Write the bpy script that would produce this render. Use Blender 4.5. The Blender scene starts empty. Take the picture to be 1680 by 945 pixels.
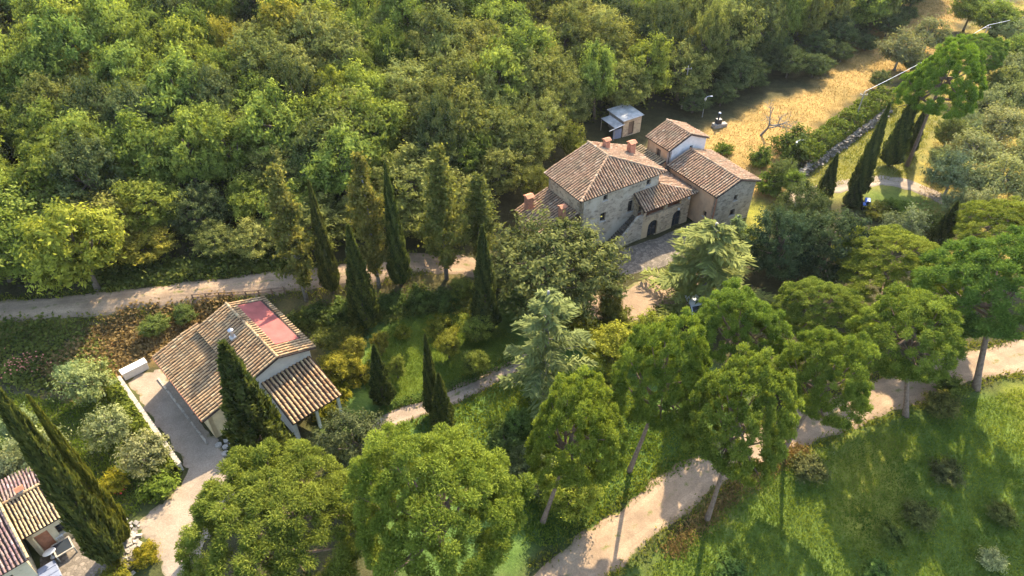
import bpy, math, random
import numpy as np
from mathutils import Vector, Matrix
from mathutils.geometry import tessellate_polygon, delaunay_2d_cdt

random.seed(7)
RNG = np.random.default_rng(11)
R = math.radians
scene = bpy.context.scene
COL = scene.collection

# ------------------------------------------------------------------ camera
CAM_H, PITCH, FPX = 48.0, 40.3, 1150.0          # drone height, tilt below horizon, focal length in photo pixels (1680 wide)
cam_d = bpy.data.cameras.new('camera')
cam_d.sensor_width = 36.0
cam_d.lens = 36.0 * FPX / 1680.0
cam_d.clip_start, cam_d.clip_end = 0.5, 9000
cam = bpy.data.objects.new('camera', cam_d)
cam.location = (0, 0, CAM_H)
cam.rotation_euler = (R(90 - PITCH), 0, 0)
COL.objects.link(cam)
scene.camera = cam

# ------------------------------------------------------------------ sky, sun, exposure
SUN_EL, SUN_AZ = 39.0, 20.4                      # azimuth clockwise from +Y (the viewing direction)
world = bpy.data.worlds.new('World')
scene.world = world
world.use_nodes = True
wn = world.node_tree
bg = wn.nodes['Background']
sky = wn.nodes.new('ShaderNodeTexSky')
sky.sky_type = 'NISHITA'
sky.sun_disc = False
sky.sun_elevation = R(SUN_EL)
sky.sun_rotation = R(SUN_AZ)
sky.air_density = 1.0
sky.dust_density = 1.5
wn.links.new(sky.outputs[0], bg.inputs[0])
bg.inputs[1].default_value = 0.15
sl = bpy.data.lights.new('sun', 'SUN')
sl.energy = 3.5
sl.angle = R(0.6)
sl.color = (1.0, 0.86, 0.64)
so = bpy.data.objects.new('sun', sl)
sv = Vector((math.sin(R(SUN_AZ)) * math.cos(R(SUN_EL)), math.cos(R(SUN_AZ)) * math.cos(R(SUN_EL)), math.sin(R(SUN_EL))))
so.rotation_euler = sv.to_track_quat('Z', 'Y').to_euler()
so.location = sv * 200
COL.objects.link(so)
vs = scene.view_settings
vs.view_transform = 'Standard'
vs.look = 'None'
vs.exposure = 2.2
vs.gamma = 1.0
vs.use_curve_mapping = False
scene.render.engine = 'CYCLES'
cy = scene.cycles
cy.max_bounces = 5
cy.diffuse_bounces = 3
cy.transmission_bounces = 3
cy.glossy_bounces = 2
cy.transparent_max_bounces = 4
cy.use_denoising = True
cy.volume_bounces = 1
HAZE = 0.00006
cy.caustics_reflective = cy.caustics_refractive = False

# ------------------------------------------------------------------ photo geometry helpers (pixel of the 1680x945 photo -> point in the place)
_p = R(PITCH)
FWD = np.array([0, math.cos(_p), -math.sin(_p)])
UPV = np.array([0, math.sin(_p), math.cos(_p)])
RGT = np.array([1.0, 0, 0])

def un(px, py, z=0.0):
    d = FWD * FPX + RGT * (px - 840) - UPV * (py - 472.5)
    return np.array([0, 0, CAM_H]) + d * ((z - CAM_H) / d[2])

def proj(x, y, z):
    v = np.array([x, y, z - CAM_H])
    c = v @ FWD
    return 840 + FPX * (v @ RGT) / c, 472.5 - FPX * (v @ UPV) / c

def sm(t):
    t = np.clip(t, 0, 1)
    return t * t * (3 - 2 * t)

LR_X = np.array([-40, 0, 5.3, 12, 18.2, 27, 35.4, 46, 60, 120.])
LR_Y = np.array([-12, 20.5, 25.5, 31.5, 35.3, 39.5, 42.7, 46.2, 50, 64.])

def hz(x, y):
    x = np.asarray(x, float); y = np.asarray(y, float)
    z = 0.10 * np.sin(x * 0.31 + 1.3) * np.sin(y * 0.27) + 0.06 * np.sin(x * 0.83 + y * 0.61)
    yl = 61.6 + (np.minimum(x, -6) + 6) * 0.187
    d = y - yl
    z = z + 1.7 * sm((d + 6.2) / 4.0) * sm((-5 - x) / 11)
    df = y - (66.5 + 0.187 * (np.minimum(x, -6) + 6) + np.maximum(x, 0) * 0.55)
    soft = np.where(df > 12, df, np.log1p(np.exp(np.clip(df, -30, 12) / 2.0)) * 2.0)
    soft = np.minimum(soft, 170)
    z = z + 0.19 * soft * sm((34 - x) / 56)
    dr = np.interp(x, LR_X, LR_Y) - 2.6 - y
    z = z - 0.11 * np.clip(dr, 0, 60) * sm((x - 2) / 8)
    return z

def G(px, py, dz=0.0):
    z = 0.0
    for _ in range(30):
        p = un(px, py, z + dz)
        z = float(hz(p[0], p[1]))
    return np.array([p[0], p[1], z])

# ------------------------------------------------------------------ mesh helpers
def link(name, me, parent=None, mat=None):
    o = bpy.data.objects.new(name, me)
    COL.objects.link(o)
    if parent: o.parent = parent
    if mat and me is not None and not me.materials: me.materials.append(mat)
    return o

def empty(name, loc=(0, 0, 0), rz=0.0, parent=None):
    o = bpy.data.objects.new(name, None)
    o.empty_display_size = 0.3
    o.location = loc
    o.rotation_euler = (0, 0, rz)
    COL.objects.link(o)
    if parent: o.parent = parent
    return o

def tag(o, label, cat, group=None):
    o['label'] = label; o['category'] = cat
    if group: o['group'] = group
    return o

def kind(o, k):
    o['kind'] = k
    return o

class MB:
    def __init__(s):
        s.v = []; s.f = []; s.var = []
    def add(s, vs_, fs, var=0.5):
        b = len(s.v)
        s.v += [tuple(map(float, q)) for q in vs_]
        for f in fs:
            s.f.append(tuple(i + b for i in f)); s.var.append(var)
    def box(s, x0, x1, y0, y1, z0, z1, var=0.5, M=None):
        q = [(x0, y0, z0), (x1, y0, z0), (x1, y1, z0), (x0, y1, z0), (x0, y0, z1), (x1, y0, z1), (x1, y1, z1), (x0, y1, z1)]
        if M is not None: q = [tuple(M @ Vector(t)) for t in q]
        s.add(q, [(0, 3, 2, 1), (4, 5, 6, 7), (0, 1, 5, 4), (1, 2, 6, 5), (2, 3, 7, 6), (3, 0, 4, 7)], var)
        return s
    def tube(s, pts, rad, n=7, cap=True, var=0.5):
        pts = [np.array(p, float) for p in pts]
        b = len(s.v)
        prev = None
        for i, p in enumerate(pts):
            d = pts[min(i + 1, len(pts) - 1)] - pts[max(i - 1, 0)]
            d = d / (np.linalg.norm(d) + 1e-9)
            a = np.array([1.0, 0, 0]) if abs(d[0]) < 0.8 else np.array([0, 1.0, 0])
            if prev is not None: a = prev
            u = a - d * (a @ d); u /= np.linalg.norm(u) + 1e-9
            w = np.cross(d, u); prev = u
            r = rad[i] if hasattr(rad, '__len__') else rad
            for k in range(n):
                t = 2 * math.pi * k / n
                s.v.append(tuple(p + r * (math.cos(t) * u + math.sin(t) * w)))
        for i in range(len(pts) - 1):
            for k in range(n):
                a0 = b + i * n + k; a1 = b + i * n + (k + 1) % n
                s.f.append((a0, a1, a1 + n, a0 + n)); s.var.append(var)
        if cap:
            s.f.append(tuple(b + k for k in range(n))[::-1]); s.var.append(var)
            e = b + (len(pts) - 1) * n
            s.f.append(tuple(e + k for k in range(n))); s.var.append(var)
        return s
    def lathe(s, prof, c=(0, 0, 0), n=16, var=0.5):
        b = len(s.v)
        for (r, z) in prof:
            for k in range(n):
                t = 2 * math.pi * k / n
                s.v.append((c[0] + r * math.cos(t), c[1] + r * math.sin(t), c[2] + z))
        for i in range(len(prof) - 1):
            for k in range(n):
                a0 = b + i * n + k; a1 = b + i * n + (k + 1) % n
                s.f.append((a0, a1, a1 + n, a0 + n)); s.var.append(var)
        s.f.append(tuple(b + k for k in range(n))[::-1]); s.var.append(var)
        e = b + (len(prof) - 1) * n
        s.f.append(tuple(e + k for k in range(n))); s.var.append(var)
        return s
    def barrel(s, p0, p1, nrm, r0, r1, seg=4, var=0.5):
        p0 = np.array(p0, float); p1 = np.array(p1, float); n_ = np.array(nrm, float)
        d = p1 - p0; d /= np.linalg.norm(d)
        w = np.cross(d, n_); w /= np.linalg.norm(w); n_ = np.cross(w, d)
        b = len(s.v)
        for p, r in ((p0, r0), (p1, r1)):
            for k in range(seg + 1):
                t = math.pi * k / seg
                s.v.append(tuple(p + r * (math.cos(t) * w + math.sin(t) * 1.05 * n_)))
        for k in range(seg):
            s.f.append((b + k, b + k + 1, b + seg + 2 + k, b + seg + 1 + k)); s.var.append(var)
        s.f.append(tuple(b + k for k in range(seg + 1))); s.var.append(var * 0.7)
    def mesh(s, name):
        me = bpy.data.meshes.new(name)
        me.from_pydata(s.v, [], s.f)
        at = me.attributes.new('var', 'FLOAT', 'FACE')
        at.data.foreach_set('value', np.array(s.var, np.float32))
        me.update()
        return me
    def build(s, name, mat, parent=None, smooth=False, bevel=0.0):
        me = s.mesh(name)
        if smooth: me.polygons.foreach_set('use_smooth', [True] * len(me.polygons))
        o = link(name, me, parent, mat)
        if bevel > 0:
            m = o.modifiers.new('bevel', 'BEVEL'); m.width = bevel; m.segments = 2; m.limit_method = 'ANGLE'
        return o

def box_part(name, mat, parent, x0, x1, y0, y1, z0, z1, bevel=0.0, M=None):
    return MB().box(x0, x1, y0, y1, z0, z1, M=M).build(name, mat, parent, bevel=bevel)

# ------------------------------------------------------------------ materials
MATS = {}

class NT:
    def __init__(s, name):
        s.m = bpy.data.materials.new(name); s.m.use_nodes = True
        s.t = s.m.node_tree; s.t.nodes.clear()
        s.out = s.n('ShaderNodeOutputMaterial')
    def n(s, t, **kw):
        x = s.t.nodes.new(t)
        for k, v in kw.items(): setattr(x, k, v)
        return x
    def l(s, a, b): s.t.links.new(a, b)
    def noise(s, scale, detail=4, rough=0.6, coord='Object', vec=None):
        nz = s.n('ShaderNodeTexNoise'); nz.inputs['Scale'].default_value = scale
        nz.inputs['Detail'].default_value = detail; nz.inputs['Roughness'].default_value = rough
        if vec is None:
            tc = s.n('ShaderNodeTexCoord'); vec = tc.outputs[coord]
        s.l(vec, nz.inputs['Vector'])
        return nz.outputs['Fac']
    def ramp(s, fac, stops):
        r = s.n('ShaderNodeValToRGB')
        el = r.color_ramp.elements
        while len(el) < len(stops): el.new(0.5)
        for e, (p, c) in zip(el, stops):
            e.position = p; e.color = (*c, 1)
        s.l(fac, r.inputs[0])
        return r.outputs[0]
    def mix(s, fac, a, b, mode='MIX'):
        m = s.n('ShaderNodeMix', data_type='RGBA', blend_type=mode)
        for sock, v in ((m.inputs[0], fac), (m.inputs[6], a), (m.inputs[7], b)):
            if isinstance(v, (int, float)): sock.default_value = v
            elif isinstance(v, tuple): sock.default_value = (*v, 1)
            else: s.l(v, sock)
        return m.outputs[2]
    def bump(s, h, strength=0.4, dist=0.05):
        b = s.n('ShaderNodeBump'); b.inputs['Strength'].default_value = strength; b.inputs['Distance'].default_value = dist
        s.l(h, b.inputs['Height'])
        return b.outputs[0]
    def principled(s, col, rough=0.8, nrm=None, metal=0.0, spec=0.3):
        p = s.n('ShaderNodeBsdfPrincipled')
        if isinstance(col, tuple): p.inputs['Base Color'].default_value = (*col, 1)
        else: s.l(col, p.inputs['Base Color'])
        p.inputs['Roughness'].default_value = rough
        p.inputs['Metallic'].default_value = metal
        p.inputs['Specular IOR Level'].default_value = spec
        if nrm is not None: s.l(nrm, p.inputs['Normal'])
        s.l(p.outputs[0], s.out.inputs[0])
        return p

def simple(name, col, rough=0.7, metal=0.0, spec=0.3, var=0.25, scale=3.0):
    t = NT(name)
    f = t.noise(scale, 5)
    lo = tuple(c * (1 - var) for c in col); hi = tuple(min(c * (1 + var), 1) for c in col)
    c = t.ramp(f, [(0.3, lo), (0.7, hi)])
    t.principled(c, rough, t.bump(t.noise(scale * 8, 3), 0.2, 0.01), metal, spec)
    MATS[name] = t.m
    return t.m

def leaf_mat(name, dark, light, trans=0.3, back=(1.25, 1.25, 0.6)):
    t = NT(name)
    at = t.n('ShaderNodeAttribute', attribute_name='var')
    c = t.ramp(at.outputs['Fac'], [(0.0, dark), (1.0, light)])
    oi = t.n('ShaderNodeObjectInfo')
    c = t.mix(1.0, c, oi.outputs['Color'], 'MULTIPLY')
    d = t.n('ShaderNodeBsdfDiffuse'); t.l(c, d.inputs[0])
    tr = t.n('ShaderNodeBsdfTranslucent')
    t.l(t.mix(1.0, c, back, 'MULTIPLY'), tr.inputs[0])
    mx = t.n('ShaderNodeMixShader'); mx.inputs[0].default_value = trans
    t.l(d.outputs[0], mx.inputs[1]); t.l(tr.outputs[0], mx.inputs[2])
    t.l(mx.outputs[0], t.out.inputs[0])
    MATS[name] = t.m
    return t.m

def tile_mat(name, stops):
    t = NT(name)
    at = t.n('ShaderNodeAttribute', attribute_name='var')
    c = t.ramp(at.outputs['Fac'], stops)
    nz = t.noise(0.9, 4)
    c = t.mix(t.ramp(nz, [(0.42, (0, 0, 0)), (0.7, (0.6, 0.6, 0.6))]), c, (0.27, 0.235, 0.15))
    c = t.mix(t.ramp(t.noise(2.6, 5, 0.7), [(0.52, (0, 0, 0)), (0.75, (0.7, 0.7, 0.7))]), c, (0.11, 0.085, 0.06))
    f = t.noise(14, 3)
    c = t.mix(0.45, c, t.ramp(f, [(0.25, (0.35, 0.33, 0.3)), (0.75, (1.25, 1.2, 1.15))]), 'MULTIPLY')
    t.principled(c, 0.9, t.bump(f, 0.3, 0.02), spec=0.15)
    MATS[name] = t.m
    return t.m

def stone_mat(name, base, mortar, scale=2.6, plaster=None, amt=0.0):
    t = NT(name)
    tc = t.n('ShaderNodeTexCoord')
    mp = t.n('ShaderNodeMapping'); mp.inputs['Scale'].default_value = (1, 1, 1.7)
    t.l(tc.outputs['Object'], mp.inputs[0])
    vo = t.n('ShaderNodeTexVoronoi', feature='F1'); vo.inputs['Scale'].default_value = scale
    t.l(mp.outputs[0], vo.inputs['Vector'])
    ve = t.n('ShaderNodeTexVoronoi', feature='DISTANCE_TO_EDGE'); ve.inputs['Scale'].default_value = scale
    t.l(mp.outputs[0], ve.inputs['Vector'])
    sep = t.n('ShaderNodeSeparateColor'); t.l(vo.outputs['Color'], sep.inputs[0])
    st = t.ramp(sep.outputs[0], [(0.0, tuple(c * 0.62 for c in base)), (0.5, base), (1.0, tuple(min(1, c * 1.35) for c in base))])
    edge = t.ramp(ve.outputs[0], [(0.02, (1, 1, 1)), (0.09, (0, 0, 0))])
    c = t.mix(edge, st, mortar)
    c = t.mix(0.5, c, t.ramp(t.noise(9, 5), [(0.3, (0.6, 0.58, 0.55)), (0.7, (1.25, 1.22, 1.2))]), 'MULTIPLY')
    if plaster:
        pm = t.ramp(t.noise(0.35, 3), [(0.5 - amt, (0, 0, 0)), (0.62 - amt, (1, 1, 1))])
        c = t.mix(pm, c, plaster)
    t.principled(c, 0.9, t.bump(ve.outputs[0], 0.5, 0.03), spec=0.15)
    MATS[name] = t.m
    return t.m

def plaster_mat(name, col, stain=(0.3, 0.24, 0.18)):
    t = NT(name)
    a = t.noise(0.8, 6, 0.65)
    c = t.ramp(a, [(0.25, tuple(x * 0.72 for x in col)), (0.5, col), (0.8, tuple(min(1, x * 1.15) for x in col))])
    c = t.mix(t.ramp(t.noise(2.3, 5), [(0.55, (0, 0, 0)), (0.8, (0.5, 0.5, 0.5))]), c, stain)
    t.principled(c, 0.9, t.bump(t.noise(20, 4), 0.25, 0.02), spec=0.15)
    MATS[name] = t.m
    return t.m

def gravel_mat(name, base, dark, grass=None, gthr=0.62):
    t = NT(name)
    tc = t.n('ShaderNodeTexCoord'); v = tc.outputs['Object']
    c = t.ramp(t.noise(0.55, 5, 0.6, vec=v), [(0.3, dark), (0.62, base)])
    fine = t.noise(9, 6, 0.75, vec=v)
    c = t.mix(0.6, c, t.ramp(fine, [(0.3, (0.5, 0.48, 0.45)), (0.7, (1.3, 1.28, 1.25))]), 'MULTIPLY')
    if grass:
        at = t.n('ShaderNodeAttribute', attribute_name='edge')
        g = t.noise(1.1, 6, 0.7, vec=v)
        ad = t.n('ShaderNodeMath', operation='ADD'); t.l(g, ad.inputs[0]); t.l(at.outputs['Fac'], ad.inputs[1])
        neg = t.n('ShaderNodeMath', operation='LESS_THAN'); t.l(at.outputs['Fac'], neg.inputs[0]); neg.inputs[1].default_value = -0.05
        c = t.mix(neg.outputs[0], t.mix(1.0, c, (.88, .88, .88), 'MULTIPLY'), c)
        gm = t.ramp(ad.outputs[0], [(gthr, (0, 0, 0)), (gthr + 0.12, (1, 1, 1))])
        c = t.mix(gm, c, grass)
    t.principled(c, 0.95, t.bump(fine, 0.5, 0.04), spec=0.1)
    MATS[name] = t.m
    return t.m

leaf_mat('leaf_broad', (0.0416, 0.0640, 0.0160), (0.265, 0.285, 0.060), 0.42, (1.25, 1.25, 0.65))
leaf_mat('leaf_oak', (0.0512, 0.0616, 0.0200), (0.25, 0.24, 0.072), 0.36, (1.25, 1.25, 0.65))
leaf_mat('leaf_holm', (0.0224, 0.0368, 0.0176), (0.115, 0.130, 0.046), 0.25, (1.25, 1.25, 0.65))
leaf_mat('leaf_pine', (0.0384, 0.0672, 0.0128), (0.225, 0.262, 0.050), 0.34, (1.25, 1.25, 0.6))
leaf_mat('leaf_cypress', (0.034, 0.048, 0.018), (0.165, 0.16, 0.040), 0.30, (1.25, 1.25, 0.65))
leaf_mat('leaf_alder', (0.064, 0.078, 0.022), (0.225, 0.212, 0.060), 0.4, (1.25, 1.25, 0.65))
leaf_mat('leaf_cedar', (0.085, 0.108, 0.040), (0.25, 0.27, 0.090), 0.35, (1.2, 1.25, 0.7))
leaf_mat('leaf_olive', (0.085, 0.097, 0.042), (0.25, 0.245, 0.105), 0.32, (1.2, 1.25, 0.7))
leaf_mat('leaf_shrub', (0.0384, 0.0576, 0.0144), (0.19, 0.20, 0.043), 0.36, (1.25, 1.25, 0.65))
leaf_mat('leaf_dry', (0.10, 0.072, 0.03), (0.31, 0.21, 0.08), 0.35, (1.15, 1.05, 0.7))
leaf_mat('leaf_straw', (0.19, 0.13, 0.05), (0.35, 0.25, 0.09), 0.35, (1.1, 1.0, 0.75))
leaf_mat('leaf_grass', (0.055, 0.105, 0.016), (0.22, 0.25, 0.034), 0.36)
simple('bark', (0.11, 0.085, 0.06), 0.95, var=0.4, scale=5)
simple('bark_pine', (0.17, 0.115, 0.08), 0.95, var=0.4, scale=4)
simple('bark_grey', (0.2, 0.18, 0.15), 0.95, var=0.4, scale=4)
tile_mat('tile_villa', [(0.0, (0.15, 0.09, 0.06)), (0.3, (0.33, 0.195, 0.115)), (0.7, (0.47, 0.295, 0.18)), (1.0, (0.60, 0.45, 0.31))])
tile_mat('tile_left', [(0.0, (0.14, 0.085, 0.045)), (0.3, (0.29, 0.175, 0.085)), (0.7, (0.47, 0.30, 0.15)), (1.0, (0.58, 0.44, 0.24))])
tile_mat('tile_tan', [(0.0, (0.22, 0.15, 0.08)), (0.4, (0.38, 0.27, 0.14)), (0.8, (0.48, 0.365, 0.20)), (1.0, (0.54, 0.44, 0.27))])
tile_mat('tile_purple_shade', [(0.0, (0.10, 0.06, 0.06)), (0.5, (0.21, 0.13, 0.125)), (1.0, (0.34, 0.25, 0.24))])  # dark purple tone carries the roof's shade in the tile colour
simple('roof_deck', (0.05, 0.032, 0.024), 0.95)  # near-black colour stands in for shade in the channels between tile rows
stone_mat('stone_villa', (0.38, 0.31, 0.225), (0.46, 0.38, 0.27), 2.0, (0.52, 0.445, 0.335), 0.03)
stone_mat('stone_warm', (0.42, 0.31, 0.19), (0.46, 0.36, 0.24), 2.4, (0.50, 0.37, 0.22), 0.03)
stone_mat('stone_grey', (0.36, 0.30, 0.22), (0.40, 0.345, 0.265), 2.2)
stone_mat('paving', (0.17, 0.14, 0.105), (0.11, 0.09, 0.065), 3.2)
plaster_mat('plaster_white', (0.62, 0.58, 0.54))
plaster_mat('plaster_orange', (0.55, 0.34, 0.19))
plaster_mat('plaster_ochre', (0.58, 0.44, 0.24))
plaster_mat('plaster_cream', (0.62, 0.52, 0.34))
plaster_mat('plaster_pale', (0.5, 0.455, 0.38))
simple('brick', (0.38, 0.17, 0.1), 0.9, var=0.35, scale=6)
simple('dark_wood', (0.06, 0.042, 0.03), 0.8)
simple('brown_wood', (0.17, 0.11, 0.07), 0.8)
simple('grey_wood', (0.3, 0.26, 0.2), 0.85)
simple('white_paint', (0.56, 0.54, 0.50), 0.6, var=0.12)
simple('white_stone', (0.31, 0.27, 0.215), 0.9, var=0.3, scale=5)
simple('old_stone', (0.20, 0.17, 0.13), 0.95, var=0.4, scale=4)
simple('metal_grey', (0.45, 0.46, 0.48), 0.4, 0.7, 0.5)
simple('metal_dark', (0.035, 0.035, 0.04), 0.5, 0.3)
simple('sheet_roof', (0.46, 0.44, 0.40), 0.5, 0.1, 0.4, var=0.35, scale=1.2)
simple('membrane_red', (0.25, 0.068, 0.055), 0.85, var=0.2, scale=1.3)
simple('cushion_grey', (0.17, 0.19, 0.245), 0.9, var=0.12)
simple('terracotta', (0.4, 0.17, 0.09), 0.9)
simple('concrete', (0.42, 0.39, 0.34), 0.9)
simple('car_white', (0.75, 0.75, 0.75), 0.3, 0.0, 0.6, var=0.03)
simple('car_dark', (0.05, 0.055, 0.065), 0.3, 0.3, 0.6, var=0.05)
simple('paint_blue', (0.02, 0.13, 0.5), 0.4, 0.0, 0.5, var=0.1)
simple('rubber', (0.02, 0.02, 0.02), 0.9)
simple('petal_red', (0.5, 0.03, 0.02), 0.7)
simple('petal_orange', (0.55, 0.2, 0.12), 0.7)
simple('cable', (0.62, 0.6, 0.56), 0.6)
t = NT('glass_dark'); t.principled((0.025, 0.03, 0.036), 0.08, spec=0.6); MATS['glass_dark'] = t.m
gravel_mat('gravel_road', (0.345, 0.245, 0.155), (0.235, 0.165, 0.105), (0.13, 0.12, 0.042), 0.66)
gravel_mat('gravel_cream', (0.345, 0.275, 0.20), (0.25, 0.195, 0.14), (0.16, 0.13, 0.06), 0.70)
gravel_mat('gravel_path', (0.32, 0.245, 0.175), (0.23, 0.175, 0.125), (0.09, 0.10, 0.03), 0.64)

def ground_mat():
    t = NT('ground')
    tc = t.n('ShaderNodeTexCoord'); v = tc.outputs['Object']
    at = t.n('ShaderNodeAttribute', attribute_name='zone')
    big = t.noise(0.16, 5, 0.6, vec=v)
    mid = t.noise(0.9, 6, 0.7, vec=v)
    fine = t.noise(7, 5, 0.75, vec=v)
    c = t.mix(0.55, at.outputs['Color'], t.ramp(big, [(0.3, (0.62, 0.7, 0.6)), (0.7, (1.4, 1.3, 1.3))]), 'MULTIPLY')
    c = t.mix(0.7, c, t.ramp(mid, [(0.3, (0.5, 0.56, 0.5)), (0.7, (1.45, 1.38, 1.3))]), 'MULTIPLY')
    c = t.mix(0.6, c, t.ramp(fine, [(0.28, (0.45, 0.45, 0.42)), (0.72, (1.4, 1.4, 1.35))]), 'MULTIPLY')
    t.principled(c, 0.95, t.bump(fine, 0.8, 0.12), spec=0.08)
    MATS['ground'] = t.m
    return t.m
ground_mat()

# ------------------------------------------------------------------ ground sheet
def inside(poly, X, Y):
    n = len(poly); res = np.zeros(X.shape, bool)
    j = n - 1
    for i in range(n):
        xi, yi = poly[i]; xj, yj = poly[j]
        c = ((yi > Y) != (yj > Y)) & (X < (xj - xi) * (Y - yi) / (yj - yi + 1e-12) + xi)
        res ^= c; j = i
    return res

def wpoly(px):
    return [tuple(G(*q)[:2]) for q in px]

ZONES = [  # polygon in photo pixels on the ground, colour
    ([(-300, 560), (210, 590), (300, 780), (230, 1000), (-300, 1000)], (0.075, 0.085, 0.03)),
    ([(-200, 535), (60, 560), (150, 640), (60, 660), (-200, 640)], (0.06, 0.055, 0.03)),
    ([(120, 640), (140, 560), (210, 505), (390, 485), (330, 530), (250, 590), (200, 620)], (0.30, 0.175, 0.075)),
    ([(-100, 520), (60, 518), (140, 520), (100, 550), (-100, 560)], (0.17, 0.15, 0.04)),
    ([(530, 690), (540, 560), (600, 520), (780, 480), (900, 540), (1050, 540), (1250, 640), (1190, 740), (1060, 810), (930, 880), (820, 960), (640, 960)], (0.08, 0.13, 0.03)),
    ([(600, 590), (620, 545), (680, 518), (770, 512), (850, 555), (840, 595), (760, 625), (650, 660), (595, 640)], (0.115, 0.155, 0.022)),
    ([(440, 485), (600, 460), (720, 440), (760, 455), (640, 475), (480, 500)], (0.17, 0.13, 0.05)),
    ([(860, 1100), (1000, 960), (1110, 880), (1200, 800), (1320, 730), (1480, 670), (1720, 620), (1900, 600), (1900, 1100)], (0.10, 0.145, 0.028)),
    ([(1640, 640), (1760, 600), (1900, 640), (1900, 800), (1760, 780), (1690, 720)], (0.19, 0.20, 0.03)),  # yellower tone paints the sunlit ground at the right end
    ([(1380, 740), (1470, 700), (1500, 800), (1440, 900), (1370, 880)], (0.26, 0.25, 0.045)),  # pool of sunlight on the slope, put into the ground colour
    ([(1120, 840), (1180, 790), (1300, 725), (1330, 740), (1220, 800), (1150, 880)], (0.20, 0.15, 0.06)),
    ([(1070, 250), (1165, 215), (1240, 175), (1330, 150), (1390, 90), (1450, 30), (1480, -60), (1640, -80), (1600, 0), (1540, 75), (1480, 125), (1400, 160), (1340, 205), (1290, 260), (1265, 330), (1190, 300)], (0.31, 0.20, 0.07)),
    ([(1200, 50), (1330, 10), (1400, -60), (1300, -80), (1150, 0), (1160, 90)], (0.34, 0.22, 0.09)),
    ([(1540, 90), (1620, 20), (1900, -60), (1900, 460), (1700, 450), (1560, 440), (1500, 340), (1490, 290), (1540, 200)], (0.26, 0.21, 0.055)),
    ([(1310, 310), (1400, 215), (1450, 165), (1510, 130), (1540, 190), (1490, 300), (1420, 330), (1330, 330)], (0.17, 0.16, 0.042)),
    ([(1215, 400), (1228, 330), (1250, 325), (1262, 360), (1240, 400)], (0.28, 0.26, 0.035)),
    ([(1420, 310), (1500, 310), (1560, 340), (1500, 370), (1420, 350)], (0.12, 0.15, 0.03)),
]

def build_ground():
    def axis(lo, hi, step, far):
        a = list(np.arange(lo, hi + 1e-6, step))
        d = step; x = hi; o = []
        while x < far:
            d *= 1.5; x += d; o.append(x)
        d = step; x = lo; p = []
        while x > -far:
            d *= 1.5; x -= d; p.append(x)
        return np.array(p[::-1] + a + o)
    xs = axis(-105, 105, 0.75, 4000); ys = axis(8, 160, 0.75, 4000)
    X, Y = np.meshgrid(xs, ys)
    Z = hz(X, Y)
    base = np.zeros(X.shape + (3,)) + np.array([0.055, 0.05, 0.022])
    jx = X + 0.8 * np.sin(Y * 1.7) + 0.6 * np.sin(X * 2.3 + Y); jy = Y + 0.8 * np.sin(X * 1.9 + 1) + 0.5 * np.sin(Y * 2.7 - X)
    for px, col in ZONES:
        m = inside(wpoly(px), jx, jy).astype(float)
        for _ in range(2):
            m[1:-1, 1:-1] = (m[1:-1, 1:-1] * 2 + m[:-2, 1:-1] + m[2:, 1:-1] + m[1:-1, :-2] + m[1:-1, 2:]) / 6
        base = base * (1 - m[..., None]) + np.array(col) * m[..., None]
    ny, nx = X.shape
    V = np.stack([X, Y, Z], -1).reshape(-1, 3)
    idx = np.arange(nx * ny).reshape(ny, nx)
    F = np.stack([idx[:-1, :-1], idx[:-1, 1:], idx[1:, 1:], idx[1:, :-1]], -1).reshape(-1, 4)
    me = bpy.data.meshes.new('ground')
    me.from_pydata(V.tolist(), [], F.tolist())
    at = me.attributes.new('zone', 'FLOAT_COLOR', 'POINT')
    at.data.foreach_set('color', np.concatenate([base.reshape(-1, 3), np.ones((nx * ny, 1))], 1).astype(np.float32).ravel())
    me.polygons.foreach_set('use_smooth', [True] * len(me.polygons))
    kind(link('ground', me, None, MATS['ground']), 'structure')
build_ground()

def smooth_line(pts, step=0.8):
    pts = np.array(pts, float); out = []
    P = np.vstack([2 * pts[0] - pts[1], pts, 2 * pts[-1] - pts[-2]])
    for i in range(1, len(P) - 2):
        n = max(2, int(np.linalg.norm(P[i + 1] - P[i]) / step))
        for k in range(n):
            t = k / n
            a, b, c, d = P[i - 1], P[i], P[i + 1], P[i + 2]
            out.append(0.5 * ((2 * b) + (c - a) * t + (2 * a - 5 * b + 4 * c - d) * t ** 2 + (3 * b - a - 3 * c + d) * t ** 3))
    out.append(P[-2])
    return np.array(out)

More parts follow.
